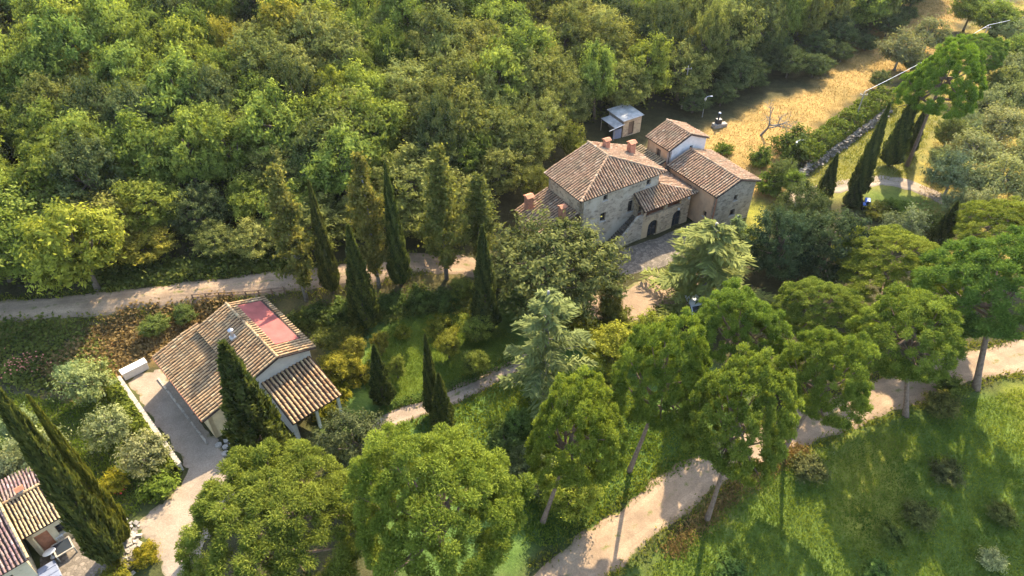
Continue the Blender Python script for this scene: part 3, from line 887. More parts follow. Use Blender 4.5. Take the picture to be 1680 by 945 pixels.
    # stone kerb along the house side
    K = empty('house_kerb', LH(-.35, 5, 0), LH_A)
    tag(K, 'narrow stone kerb along the cottage wall beside the driveway', 'kerb')
    for i in range(12):
        t0 = -4.6 + i * .85
        box_part('kerb_stone', MATS['stone_grey'], K, -.09, .09, t0, t0 + .83, -.2, .2 + random.uniform(0, .02), bevel=.015)
    # paved apron at the gable, slabs
    Pv = empty('stone_apron', LH(2.2, -.9, 0), LH_A)
    tag(Pv, 'irregular stone paving in front of the arched cottage window', 'paving')
    for i in range(7):
        for j in range(5):
            x = -1.9 + i * .62 + random.uniform(-.04, .04) + (.25 if j % 2 else 0); y = -1.8 + j * .6 + random.uniform(-.04, .04)
            a, b = random.uniform(.44, .56) / 2, random.uniform(.44, .54) / 2
            mb = MB(); n = 6
            ring = [(x + a * math.cos(2 * math.pi * q / n + .3) * random.uniform(.95, 1.2), y + b * math.sin(2 * math.pi * q / n + .3) * random.uniform(.95, 1.2)) for q in range(n)]
            hgt = random.uniform(.2, .25)
            mb.add([(u, v, -.1) for u, v in ring] + [(u, v, hgt) for u, v in ring], [tuple(range(n, 2 * n))] + [(q, (q + 1) % n, (q + 1) % n + n, q + n) for q in range(n)])
            mb.build('paving_slab', MATS['white_stone'], Pv)
    box = empty('white_trough', LH(-1.5, 12.9, 0), LH_A + R(0))
    tag(box, 'white painted rectangular trough at the head of the cottage driveway', 'trough')
    mb = MB().box(-1.1, 1.1, -.35, .35, -.2, .75)
    mb.build('body', MATS['white_paint'], box, bevel=.03)
    box_part('lid', MATS['white_paint'], box, -1.16, 1.16, -.41, .41, .752, .83, bevel=.02)
    return H
build_left_house()

# ------------------------------------------------------------------ cottages, bottom left
def build_bl():
    A = R(43); O = (-32.03, 28.0)
    c, q = math.cos(A), math.sin(A)
    H = empty('small_tan_house', (O[0], O[1], 0), A)
    tag(H, 'small house with bright tan tile roof and terrace in the bottom left corner', 'house')
    Z0 = -.6
    x0, x1 = -3.0, 0.0
    d1 = rect(.25, -.02, 1.25, 2.1)
    w, P = wall(H, (x0 + .15, .4), (x1 - .2, .4), [(0, Z0), (2.65, Z0), (2.65, 3.05), (0, 3.05)], [d1, rect(1.7, 1.0, 2.3, 2.0)], MATS['plaster_cream'])
    opening(H, P, d1, 'door', frame='terracotta', pane='terracotta', bars=False)
    opening(H, P, rect(1.7, 1.0, 2.3, 2.0))
    wall(H, (x1 - .2, .403), (x1 - .2, 5.8), [(0, Z0), (5.4, Z0), (5.4, 3.05), (2.5, 3.85), (0, 3.05)], [], MATS['plaster_cream'])
    wall(H, (x1 - .2, 5.8), (x0 + .15, 5.8), [(0, Z0), (2.65, Z0), (2.65, 3.05), (0, 3.05)], [], MATS['plaster_cream'])
    wall(H, (x0 + .15, 5.8), (x0 + .15, .403), [(0, Z0), (5.4, Z0), (5.4, 3.05), (2.9, 3.85), (0, 3.05)], [], MATS['plaster_cream'])
    ro, _ = roof_plane(H, [(x0, 0, 3.0), (x1, 0, 3.0), (x1, 2.95, 3.95), (x0, 2.95, 3.95)], (1, 0, 0), 'tile_tan', sp=.235, tl=.36, each=True)
    ridge(ro, (x0, 2.95, 3.95), (x1, 2.95, 3.95), 'tile_left', .12)
    ridge(ro, (x1, -.02, 3.02), (x1, 2.95, 3.97), 'tile_tan', .1, 'verge_tiles')
    roof_plane(H, [(x1, 6.2, 3.0), (x0, 6.2, 3.0), (x0, 2.95, 3.95), (x1, 2.95, 3.95)], (1, 0, 0), 'tile_purple_shade', sp=.235, tl=.36)
    chimney(H, -1.75, 3.1, 3.6, 4.2, .32, .32, 'plaster_pale')

    H2 = empty('small_shaded_roof_house', (O[0] + (-5.2) * c, O[1] + (-5.2) * q, 0), A)
    tag(H2, 'neighbouring house with tile roof, shade put into its purple brown colour, cut by the left frame edge', 'house')
    a0, a1 = -2.6, 2.1
    w, P = wall(H2, (a0, -1.4), (a1 - .25, -1.4), [(0, Z0), (4.45, Z0), (4.45, 2.95), (0, 2.95)], [rect(2.6, .8, 3.4, 1.9)], MATS['plaster_cream'])
    opening(H2, P, rect(2.6, .8, 3.4, 1.9), frame='terracotta')
    wall(H2, (a1 - .25, -1.397), (a1 - .25, 6.8), [(0, Z0), (8.2, Z0), (8.2, 2.95), (4.2, 4.3), (0, 2.95)], [], MATS['plaster_cream'])
    wall(H2, (a1 - .25, 6.8), (a0, 6.8), [(0, Z0), (4.45, Z0), (4.45, 2.95), (0, 2.95)], [], MATS['plaster_cream'])
    wall(H2, (a0, 6.8), (a0, -1.397), [(0, Z0), (8.2, Z0), (8.2, 2.95), (4.0, 4.3), (0, 2.95)], [], MATS['plaster_cream'])
    ro, _ = roof_plane(H2, [(a0 - .2, -1.8, 2.9), (a1, -1.8, 2.9), (a1, 2.75, 4.38), (a0 - .2, 2.75, 4.38)], (1, 0, 0), 'tile_purple_shade', sp=.26, tl=.38)
    ridge(ro, (a1, -1.8, 2.93), (a1, 2.75, 4.41), 'tile_tan', .11, 'verge_tiles')
    roof_plane(H2, [(a1, 7.2, 2.9), (a0 - .2, 7.2, 2.9), (a0 - .2, 2.75, 4.38), (a1, 2.75, 4.38)], (1, 0, 0), 'tile_purple_shade', sp=.26, tl=.38)

    def L(s, t_, z=0): 
        x, y = O[0] + s * c - t_ * q, O[1] + s * q + t_ * c
        return (x, y, float(hz(x, y)) + z)
    patch('terrace_paving', [L(-3.0, .4)[:2], L(.6, .4)[:2], L(1.8, -1.2)[:2], L(1.8, -4.5)[:2], L(-3.4, -5)[:2]], 'paving', lift=.07)
    # glass-top table
    T = empty('glass_table', L(-1.35, -.55, .06), A)
    tag(T, 'low square patio table with dark glass top and pale frame', 'table')
    fr = MB()
    for (xa, xb, ya, yb) in ((-.62, .62, -.62, -.52), (-.62, .62, .52, .62), (-.62, -.52, -.52, .52), (.52, .62, -.52, .52)):
        fr.box(xa, xb, ya, yb, .62, .7)
    fr.build('frame', MATS['grey_wood'], T)
    box_part('top', MATS['glass_dark'], T, -.52, .52, -.52, .52, .64, .67)
    for sx in (-1, 1):
        for sy in (-1, 1):
            box_part('leg', MATS['grey_wood'], T, sx * .57 - .045, sx * .57 + .045, sy * .57 - .045, sy * .57 + .045, 0, .62)
    # white oval table
    T = empty('oval_table', L(-2.2, -.35, .06), A)
    tag(T, 'small white oval table beside the glass-top table', 'table')
    top = MB().lathe([(.02, .68), (.34, .68), (.36, .7), (.34, .73), (.02, .73)], (0, 0, 0), 20).build('top', MATS['white_paint'], T, True)
    top.scale = (1.25, .8, 1)
    MB().lathe([(.2, 0), (.18, .03), (.04, .08), (.04, .67), (.1, .68)], (0, 0, 0), 10).build('pedestal', MATS['white_paint'], T, True)
    # white garden chair behind table
    def chair(s, t_, rz, lab):
        Cn = empty('garden_chair', L(s, t_, .06), A + rz)
        tag(Cn, lab, 'chair', 'white chairs on the terrace')
        box_part('seat', MATS['white_paint'], Cn, -.24, .24, -.24, .24, .42, .46, bevel=.01)
        mb = MB()
        for i in range(4): mb.box(-.22 + i * .125, -.16 + i * .125, .21, .24, .46, .88)
        mb.box(-.24, .24, .21, .24, .881, .94); mb.build('backrest', MATS['white_paint'], Cn)
        for sx in (-1, 1):
            for sy in (-1, 1):
                box_part('leg', MATS['white_paint'], Cn, sx * .2 - .025, sx * .2 + .025, sy * .2 - .025, sy * .2 + .025, 0, .42)
    chair(-1.25, .05, 0, 'white garden chair behind the glass-top table')
    chair(.25, -.35, R(-90), 'white garden chair near the right wall corner of the tan house')
    # three-panel sun bed
    T = empty('sun_bed', L(-2.75, -1.75, .06), A)
    tag(T, 'blue grey sun bed with three cushion panels on the terrace', 'sun bed')
    box_part('frame', MATS['metal_grey'], T, -.62, .62, -.82, .82, .24, .3)
    for i in range(3):
        box_part('cushion', MATS['cushion_grey'], T, -.6, .6, -.8 + i * .54, -.8 + i * .54 + .52, .302, .42, bevel=.04)
    for sx in (-1, 1):
        for sy in (-1, 1):
            box_part('leg', MATS['metal_grey'], T, sx * .56 - .03, sx * .56 + .03, sy * .75 - .03, sy * .75 + .03, 0, .24)
build_bl()

patch('gravel_yard', wpoly([(1000, 505), (1030, 470), (1080, 445), (1130, 440), (1150, 470), (1120, 505), (1060, 525), (1010, 535), (980, 525)]), 'gravel_road', lift=.075)
patch('villa_courtyard', wpoly([(985, 425), (1010, 412), (1075, 392), (1160, 352), (1190, 372), (1160, 405), (1080, 440), (1020, 452)]), 'paving', lift=.085)

# ------------------------------------------------------------------ foliage prototypes
def unit(v):
    return v / (np.linalg.norm(v, axis=-1, keepdims=True) + 1e-9)

def rdir(n, rg):
    return unit(rg.normal(size=(n, 3)))

def leaf_mesh(name, C, N, L, W, var, mat, T=None, rg=RNG):
    n = len(C)
    if T is None:
        T = np.cross(N, rdir(n, rg))
    T = unit(T); B = unit(np.cross(N, T))
    L = np.broadcast_to(np.asarray(L, float), (n,))[:, None] / 2; W = np.broadcast_to(np.asarray(W, float), (n,))[:, None] / 2
    V = np.stack([C - T * L, C + B * W - T * L * .1, C + T * L, C - B * W - T * L * .1], 1).reshape(-1, 3)
    me = bpy.data.meshes.new(name)
    me.vertices.add(n * 4); me.loops.add(n * 4); me.polygons.add(n)
    me.vertices.foreach_set('co', V.astype(np.float32).ravel())
    me.loops.foreach_set('vertex_index', np.arange(n * 4, dtype=np.int32))
    me.polygons.foreach_set('loop_start', np.arange(0, n * 4, 4, dtype=np.int32))
    try: me.polygons.foreach_set('loop_total', np.full(n, 4, np.int32))
    except Exception: pass
    at = me.attributes.new('var', 'FLOAT', 'FACE')
    at.data.foreach_set('value', np.clip(var, 0, 1).astype(np.float32))
    me.update(); me.validate()
    me.materials.append(MATS[mat])
    return me

def lobes_leaves(lobes, rg, per_area, squash=0.85, shell=0.35, keep_in=0.72, nmix=0.75, up=0.25):
    """leaf points over overlapping lobes; points buried in other lobes dropped"""
    Cs = []; Ns = []; Vr = []
    LC = np.array([l[0] for l in lobes]); LR_ = np.array([l[1] for l in lobes])
    for i, (c, r) in enumerate(lobes):
        n = max(8, int(per_area * r * r))
        d = rdir(n, rg)
        rad = r * (1 - shell * rg.random(n) ** 1.6)
        rad *= 1 + 0.18 * np.sin(d[:, 0] * 7 + i) * np.sin(d[:, 1] * 6 + 2 * i) * np.sin(d[:, 2] * 5)
        p = c + d * rad[:, None] * np.array([1, 1, squash])
        dist = np.linalg.norm((p[:, None, :] - LC[None]) / np.array([1, 1, squash]), axis=2) / LR_[None]
        dist[:, i] = 9
        ok = dist.min(1) > keep_in
        p = p[ok]; d = d[ok]
        lobevar = rg.normal(0, 0.16)
        Cs.append(p); Ns.append(unit(d * nmix + rdir(len(p), rg) * 0.8 + np.array([0, 0, up])))
        Vr.append(np.clip(0.5 + lobevar + rg.normal(0, 0.2, len(p)), 0, 1))
    return np.concatenate(Cs), np.concatenate(Ns), np.concatenate(Vr)

def trunk_mesh(name, h, r, rg, limbs=(), mat='bark', lean=0.0, bend=0.15, n=8, wander=None):
    mb = MB()
    pts = []
    ph = rg.uniform(0, 6.28)
    for i in range(7):
        t = i / 6
        pts.append((lean * t * h + bend * math.sin(t * 3 + ph) * t, bend * math.cos(t * 2.6 + ph) * t, h * t - (.5 if i == 0 else 0)))
    rad = [r * (1.35 if i == 0 else 1.0) * (1 - 0.62 * i / 6) for i in range(7)]
    mb.tube(pts, rad, n)
    for (t0, tip, rr) in limbs:
        k = min(5, int(t0 * 6)); f = t0 * 6 - k
        a = np.array(pts[k]) * (1 - f) + np.array(pts[k + 1]) * f
        tip = np.array(tip, float)
        m = a * .5 + tip * .5 + np.array([0, 0, -.08 * np.linalg.norm(tip - a)])
        mb.tube([a, m, tip], [rr, rr * .65, rr * .2], 5, cap=False)
    me = mb.mesh(name); me.materials.append(MATS[mat])
    me.polygons.foreach_set('use_smooth', [True] * len(me.polygons))
    return me

PROTO = {}   # kind -> list of (trunk mesh, crown mesh); nominal crown radius 1-unit = R0, height H0

def proto_broad(kind_, n, R0, H0, mat, leaf, clumps, per, seed, cr=.16, base=.2, lump=.42, nb=10, bark='bark', flat=.7):
    """crown of many loose leaf clumps over a lumpy shell"""
    out = []
    for k in range(n):
        rg = np.random.default_rng(seed + k)
        cz = H0 * (base + .38 * (1 - base)); up_, dn = H0 * .97 - cz, cz - H0 * base
        bd = rdir(nb, rg); bd[:, 2] = np.abs(bd[:, 2]) * .9 - .15; bd = unit(bd)
        bs = rg.uniform(.55, 1.0, nb)
        def shell(d):
            c = np.clip(d @ bd.T, 0, 1) ** 7
            return (1 - lump) + lump * np.max(c * bs[None], 1) * 1.15
        d = rdir(clumps * 2, rg)
        d = d[d[:, 2] > -.72][:clumps]
        m = len(d)
        q = np.where(rg.random(m) < .78, rg.uniform(.84, 1.06, m), rg.uniform(.45, .84, m))
        rad = shell(d) * q
        ax = np.stack([np.full(m, R0), np.full(m, R0), np.where(d[:, 2] > 0, up_, dn)], 1)
        c = d * rad[:, None] * ax + np.array([0, 0, cz])
        lr = R0 * cr * rg.uniform(.6, 1.35, m)
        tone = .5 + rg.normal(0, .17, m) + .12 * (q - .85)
        C = np.repeat(c, per, 0); M = len(C)
        dd = np.repeat(unit(d * np.array([1, 1, .8]) + np.array([0, 0, .25])), per, 0); rr = np.repeat(lr, per)
        off = rg.normal(0, .46, (M, 3)) * np.array([1, 1, .62]) + dd * (rg.normal(.15, .55, M))[:, None]
        C = C + off * rr[:, None]
        N = unit(unit(off) * .55 + dd * .45 + rdir(M, rg) * .75 + np.array([0, 0, .2]))
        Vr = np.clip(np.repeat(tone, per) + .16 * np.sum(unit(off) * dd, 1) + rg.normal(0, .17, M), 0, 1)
        s_ = leaf * rg.uniform(.6, 1.45, M)
        T_ = unit(dd * .7 + rdir(M, rg) * .8); T_ = T_ - N * np.sum(T_ * N, 1, keepdims=True)
        cm = leaf_mesh(kind_ + '_crown', C, N, s_ * 1.6, s_ * .66, Vr, mat, T=T_, rg=rg)
        pick = rg.choice(m, min(m, 16), replace=False)
        limbs = [(rg.uniform(.3, .85), c[j], .016 * H0) for j in pick]
        tm = trunk_mesh(kind_ + '_trunk', H0 * .7, .026 * H0, rg, limbs, bark)
        out.append((tm, cm))
    PROTO[kind_] = (out, R0, H0)

def proto_pine(n=3, R0=6.0, H0=14.0, seed=300, kind_='pine', dens=1.15, nl_=.27, nw=.092):
    out = []
    for k in range(n):
        rg = np.random.default_rng(seed + k)
        cz = H0 * .58; up_ = H0 * .42; dn = H0 * .22
        heads = []
        bd = rdir(12, rg); bd[:, 2] = np.abs(bd[:, 2]) * .9 - .1; bd = unit(bd)
        m = 260
        for i in range(m):
            zz = 1 - (i + .5) / m * 1.36                      # from the top to well below the rim
            th = i * 2.39996 + rg.normal(0, .15)
            ro = math.sqrt(max(0, 1 - min(1, abs(zz)) ** 2))
            d = np.array([ro * math.cos(th), ro * math.sin(th), zz])
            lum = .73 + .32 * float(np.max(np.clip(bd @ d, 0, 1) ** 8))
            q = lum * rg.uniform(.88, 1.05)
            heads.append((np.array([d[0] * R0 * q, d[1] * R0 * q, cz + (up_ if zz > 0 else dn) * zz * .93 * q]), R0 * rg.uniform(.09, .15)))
        for i in range(40):
            d = rdir(1, rg)[0]; q = rg.uniform(.4, .75)
            heads.append((np.array([d[0] * R0 * q, d[1] * R0 * q, cz + d[2] * (up_ if d[2] > 0 else dn) * q]), R0 * rg.uniform(.09, .13)))
        Cs = []; Ds = []; Vr = []
        for c, r in heads:
            q = int(230 * dens)
            d = rdir(q, rg); d[:, 2] = np.abs(d[:, 2]) * 1.0 - .35 * rg.random(q)
            out_ = unit(np.array([c[0], c[1], (c[2] - cz) + .45 * R0]))
            d = unit(d + .55 * out_)
            rad = r * rg.uniform(.35, 1.05, q)
            Cs.append(c + d * rad[:, None] * np.array([1, 1, .85])); Ds.append(d)
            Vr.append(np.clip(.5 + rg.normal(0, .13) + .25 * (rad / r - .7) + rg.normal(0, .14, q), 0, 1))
        C = np.concatenate(Cs); D = np.concatenate(Ds); Vv = np.concatenate(Vr)
        N = unit(np.cross(D, rdir(len(D), rg)) * .8 + D * .35 + np.array([0, 0, .35]))
        T = D - N * np.sum(D * N, 1, keepdims=True)
        s = R0 / 6 * rg.uniform(.75, 1.25, len(C))
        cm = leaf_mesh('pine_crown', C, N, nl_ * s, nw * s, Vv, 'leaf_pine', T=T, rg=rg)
        limbs = [(rg.uniform(.62, .98), heads[int(j)][0] - np.array([0, 0, .4]), .012 * H0) for j in rg.choice(260, 18, replace=False)]
        tm = trunk_mesh('pine_trunk', H0 * .74, .024 * H0, rg, limbs, 'bark_pine', bend=.35)
        out.append((tm, cm))
    PROTO[kind_] = (out, R0, H0)

def proto_cypress(n=4, R0=1.1, H0=12.0, seed=500):
    out = []
    for k in range(n):
        rg = np.random.default_rng(seed + k)
        m = 9500
        t = rg.random(m) ** 1.25
        z = H0 * (.05 + .95 * t)
        prof = np.clip(np.minimum((t + .02) / .10, 1) ** .6 * (1 - t) ** .8 * 1.15, .02, 1)
        th = rg.uniform(0, 2 * math.pi, m)
        streak = 1 + .13 * np.sin(th * 5 + z * 1.1 + k) + .10 * np.sin(th * 9 - z * 2.3) + .08 * np.sin(z * 3.7 + th * 2)
        rad = R0 * prof * streak * (1 - .28 * rg.random(m) ** 2)
        C = np.stack([rad * np.cos(th), rad * np.sin(th), z], 1)
        O_ = np.stack([np.cos(th), np.sin(th), np.full(m, .25)], 1)
        T = unit(np.stack([np.cos(th) * .35, np.sin(th) * .35, np.ones(m)], 1) + rg.normal(0, .25, (m, 3)))
        N = unit(O_ + rg.normal(0, .45, (m, 3)))
        N = unit(N - T * np.sum(N * T, 1, keepdims=True))
        s = rg.uniform(.7, 1.3, m)
        cm = leaf_mesh('cypress_crown', C, N,   .40 * s, .14 * s, np.clip(.45 + .22 * np.sin(th * 6 + z * 1.7) + rg.normal(0, .2, m), 0, 1), 'leaf_cypress', T=T, rg=rg)
        tm = trunk_mesh('cypress_trunk', H0 * .8, .014 * H0, rg, (), 'bark', bend=.04)
        out.append((tm, cm))
    PROTO['cypress'] = (out, R0, H0)

def proto_alder(n=3, R0=2.3, H0=14.0, seed=700):
    out = []
    for k in range(n):
        rg = np.random.default_rng(seed + k)
        Cs = []; Vr = []; limbs = []
        for i in range(120):
            t = rg.random() ** .9
            z = H0 * (.13 + .85 * t)
            rr = R0 * (min(1, (t + .08) / .25)) * (1 - t) ** .55 * rg.uniform(.4, 1.25)
            th = rg.uniform(0, 6.28)
            tip = np.array([rr * math.cos(th), rr * math.sin(th), z + rr * .35])
            limbs.append((min(.97, (z / H0) * 1.0), tip, .04))
            m = int(44 + 46 * rr)
            f = rg.uniform(.25, 1.05, m)[:, None]
            b = np.array([0, 0, z]) * (1 - f) + tip * f
            Cs.append(b + rg.normal(0, .22, (m, 3)))
            Vr.append(np.clip(.5 + rg.normal(0, .15) + rg.normal(0, .2, m), 0, 1))
        C = np.concatenate(Cs); N = unit(rdir(len(C), rg) + np.array([0, 0, .5]) + unit(C * np.array([1, 1, 0])) * .4)
        s = rg.uniform(.7, 1.3, len(C))
        cm = leaf_mesh('alder_crown', C, N, .30 * s, .2 * s, np.concatenate(Vr), 'leaf_alder', rg=rg)
        tm = trunk_mesh('alder_trunk', H0 * .97, .013 * H0, rg, [l for l in limbs if l[0] < .95], 'bark_grey', bend=.1)
        out.append((tm, cm))
    PROTO['alder'] = (out, R0, H0)

def proto_cedar(n=2, R0=4.0, H0=13.0, seed=800):
    out = []
    for k in range(n):
        rg = np.random.default_rng(seed + k)
        Cs = []; Ts = []; Ns = []; Vr = []; limbs = []
        for i in range(46):
            t = (i + .5) / 46
            z = H0 * (.10 + .86 * t)
            L = R0 * (1 - t) ** .62 * rg.uniform(.5, 1.15) + .3
            th = i * 2.39996 + rg.normal(0, .2)
            d = np.array([math.cos(th), math.sin(th), 0]); w = np.array([-d[1], d[0], 0])
            rise = rg.uniform(.1, .45)
            tip = d * L + np.array([0, 0, z + L * (rise - .30 * (L / R0))])
            limbs.append((min(.97, z / H0), tip, .05))
            m = int(95 * L / 2 + 25)
            f = rg.uniform(.18, 1.03, m)
            side = rg.normal(0, 1, m) * (.10 + .17 * L * .5 * (1 - abs(f - .5)))
            P_ = d[None] * (L * f)[:, None] + w[None] * side[:, None]
            P_[:, 2] = z + L * (rise * f + .06 * np.sin(f * 3) - .30 * f * f * (L / R0)) - .25 * np.abs(side) + rg.normal(0, .10, m)
            Cs.append(P_)
            T = d[None] * .8 + w[None] * np.sign(side)[:, None] * .8 + np.array([0, 0, -.25]) + rg.normal(0, .25, (m, 3))
            Ts.append(unit(T)); Vr.append(np.clip(.5 + rg.normal(0, .1) + .2 * (f - .5) + rg.normal(0, .18, m), 0, 1))
        C = np.concatenate(Cs); T = np.concatenate(Ts)
        N = unit(np.array([0, 0, 1.0]) + rg.normal(0, .45, C.shape)); N = unit(N - T * np.sum(N * T, 1, keepdims=True))
        s = rg.uniform(.7, 1.3, len(C))
        cm = leaf_mesh('cedar_crown', C, N, .55 * s, .13 * s, np.concatenate(Vr), 'leaf_cedar', T=T, rg=rg)
        tm = trunk_mesh('cedar_trunk', H0 * .97, .017 * H0, rg, limbs, 'bark_grey', bend=.05)
        out.append((tm, cm))
    PROTO['cedar'] = (out, R0, H0)

proto_broad('broad', 7, 4.5, 10.0, 'leaf_broad', .24, 250, 56, 20, cr=.15, base=.12, lump=.5)
proto_broad('oak', 6, 4.5, 9.5, 'leaf_oak', .21, 290, 58, 60, cr=.13, base=.08, lump=.42, nb=14)
proto_broad('holm', 4, 5.5, 9.5, 'leaf_holm', .21, 350, 56, 90, cr=.11, base=.02, lump=.34, nb=18)
proto_broad('olive', 4, 2.4, 4.4, 'leaf_olive', .15, 130, 44, 120, cr=.19, base=.15, lump=.5, bark='bark_grey')
proto_broad('shrub', 5, 1.3, 1.9, 'leaf_shrub', .14, 70, 46, 150, cr=.24, base=-.05, lump=.5)
proto_pine()
proto_pine(2, seed=340, kind_='pine_near', dens=2.2, nl_=.21, nw=.065)
proto_cypress()
proto_alder()
proto_cedar()

TREE_NAME = {'broad': 'broadleaf_tree', 'oak': 'oak_tree', 'holm': 'holm_oak', 'olive': 'olive_tree', 'shrub': 'shrub', 'pine': 'umbrella_pine', 'pine_near': 'umbrella_pine', 'cypress': 'cypress_tree', 'alder': 'tall_slender_tree', 'cedar': 'cedar_tree'}
COUNT = {}

def tree(kd, x, y, rad, h, label, cat='tree', group=None, tint=(1, 1, 1), lean=(0, 0), rz=None, name=None, var=None):
    protos, R0, H0 = PROTO[kd]
    COUNT[kd] = COUNT.get(kd, 0) + 1
    tm, cm = protos[(COUNT[kd] * 7 + COUNT[kd] // 3) % len(protos) if var is None else var]
    e = empty(name or TREE_NAME[kd], (x, y, float(hz(x, y)) - .05), random.uniform(0, 6.28) if rz is None else rz)
    e.rotation_euler[0] = lean[0]; e.rotation_euler[1] = lean[1]
    e.scale = (rad / R0, rad / R0, h / H0)
    link('stems' if kd == 'shrub' else 'trunk', tm, e)
    c = link('foliage' if kd == 'shrub' else 'crown', cm, e)
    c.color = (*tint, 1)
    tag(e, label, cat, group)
    return e

def jit(a=.12):
    k = random.uniform(1 - a, 1 + a)
    return (k * random.uniform(.93, 1.08), k, k * random.uniform(.9, 1.1))

def crown_at(px, py, zc, rpx):
    """crown centre seen at a photo pixel, zc above its ground, radius in photo pixels -> base x, y, radius"""
    g = G(px, py, zc)
    d = np.linalg.norm(np.array([g[0], g[1], g[2] + zc - CAM_H]))
    c = np.array([g[0], g[1], g[2] + zc - CAM_H]) @ FWD
    return g[0], g[1], rpx * c / FPX

def base_top(bx, by, ty):
    """base pixel and the pixel row of the tip -> x, y, height"""
    g = G(bx, by)
    best = min(np.arange(1, 30, .1), key=lambda z: abs(proj(g[0], g[1], g[2] + z)[1] - ty))
    return g[0], g[1], float(best)

# ------------------------------------------------------------------ named trees
# umbrella pines: crown pixel, crown height, radius px, total height, tint, label
PINES = [
    (452, 858, 8.6, 142, 11.5, (1.0, .95, .8), 'broad umbrella pine left of the bottom centre, beside the cottage driveway'),
    (716, 838, 9.0, 152, 12.5, (1.05, 1.05, .8), 'largest umbrella pine, at the bottom centre of the picture'),
    (938, 715, 9.6, 84, 13.0, (1.1, 1.08, .8), 'umbrella pine with leaning bare trunk left of the lower road, nearest the dark shrubs'),
    (1088, 622, 9.6, 84, 13.0, (.95, 1.0, .8), 'umbrella pine with slanting pale trunk above the south lawn'),
    (1214, 535, 9.6, 74, 13.0, (.9, 1.02, .85), 'round umbrella pine below the cedar by the gravel yard'),
    (1212, 692, 9.8, 88, 13.5, (1.0, 1.0, .85), 'umbrella pine overhanging the bend of the lower road'),
    (1345, 512, 9.6, 72, 13.0, (1.0, 1.0, .85), 'umbrella pine just below the dark holm oaks'),
    (1352, 622, 9.6, 76, 13.0, (1.0, 1.04, .85), 'umbrella pine with two thin trunks at the middle of the lower road'),
    (1497, 556, 9.8, 92, 13.5, (1.02, 1.05, .85), 'large umbrella pine with forked trunk beside the lower road'),
    (1460, 432, 9.6, 84, 13.0, (1.1, 1.02, .75), 'olive-toned umbrella pine right of the holm oaks'),
    (1628, 478, 10.0, 100, 14.0, (.8, .98, .9), 'dark green umbrella pine whose trunk crosses the road at the right edge'),
    (1642, 372, 9.0, 66, 12.5, (1.1, 1.02, .75), 'umbrella pine at the right edge above the dark green one'),
    (1546, 138, 9.4, 62, 13.5, (.88, 1.1, .75), 'bright green umbrella pine above the cypress row by the power line'),
    (1608, 92, 8.5, 42, 12.0, (.85, 1.02, .85), 'small umbrella pine behind the bright one near the top right'),
    (1560, 470, 9.0, 60, 12.5, (1.05, 1.02, .8), 'umbrella pine squeezed between the two largest pines at the right'),
]
BASES = [(468, 1000), (735, 995), (890, 857), (1032, 774), (1186, 642), (1160, 852), (1338, 588), (1284, 742), (1486, 682), (1448, 508), (1601, 638), (1630, 442), (1488, 272), (1588, 158), (1552, 542)]
for i, (px, py, zc, rp, h, tint, lab) in enumerate(PINES):
    B = G(*BASES[i])
    zc = min(np.arange(4.5, 14, .1), key=lambda z: np.hypot(*(un(px, py, B[2] + z)[:2] - B[:2])))
    cpt = un(px, py, B[2] + zc)
    dv = Vector((cpt[0] - B[0], cpt[1] - B[1], zc))
    h = dv.length / .66
    rr = (1.1 if i in (9, 10, 11, 14) else .97) * rp * (np.array([cpt[0], cpt[1], B[2] + zc - CAM_H]) @ FWD) / FPX
    e = tree('pine_near' if i < 2 else 'pine', B[0], B[1], rr, h, lab, group='umbrella pines', tint=tint, var=i % 2 if i < 2 else i % 3)
    e.rotation_euler = (Vector((0, 0, 1)).rotation_difference(dv).to_matrix() @ Matrix.Rotation(random.uniform(0, 6.28), 3, 'Z')).to_euler()

# cypresses: base px, tip row, half width px, tint, label
CYP = [
    (546, 480, 296, 15, (1, 1, 1), 'slim cypress between the two left slender trees on the upper road'),
    (658, 468, 270, 17, (.9, 1.05, 1), 'slim cypress left of the third slender tree on the upper road'),
    (602, 538, 370, 23, (.95, 1.05, 1), 'stout cypress standing below the upper road, left of the lawn'),
    (797, 545, 370, 22, (.8, .9, 1), 'dark cypress at the left edge of the big oak'),
    (712, 680, 548, 14, (.85, .95, 1), 'left and taller of the two cypresses on the garden path'),
    (728, 700, 612, 18, (.95, 1.05, 1), 'right and shorter of the two cypresses on the garden path'),
    (630, 660, 566, 19, (.8, .95, 1), 'short dark cypress at the left end of the lawn'),
    (448, 785, 562, 48, (.9, 1.0, 1), 'broad cypress in front of the cottage roof'),
    (192, 922, 592, 27, (.95, 1.0, .9), 'giant leaning cypress beside the bottom left terrace'),
    (1402, 324, 170, 15, (.85, .95, 1), 'cypress leaning over the left part of the east path'),
    (1458, 272, 140, 17, (.8, .95, 1), 'tallest cypress in the row below the bright pine'),
    (1490, 250, 172, 11, (.8, .9, 1), 'cypress half hidden behind the tallest of the row'),
    (1350, 324, 252, 13, (.85, .95, 1), 'short cypress at the left end of the cypress row'),
    (1536, 404, 330, 16, (.85, .95, 1), 'lone cypress between the pines and the east path'),
    (1283, 646, 568, 19, (.8, .8, .9), 'dark brownish cypress wedged between the umbrella pines'),
    (1622, 72, 30, 9, (.8, .9, 1), 'tiny cypress near the power line at the top right'),
    (1395, 338, 284, 13, (.75, .9, 1), 'cypress shading the little blue tractor'),
]
for i, (bx, by, ty, wp, tint, lab) in enumerate(CYP):
    x, y, h = base_top(bx, by, ty)
    rr = wp * (np.array([x, y, 3 - CAM_H]) @ FWD) / FPX
    tree('cypress', x, y, rr, h, lab, group='cypresses', tint=tint, var=i % 4)
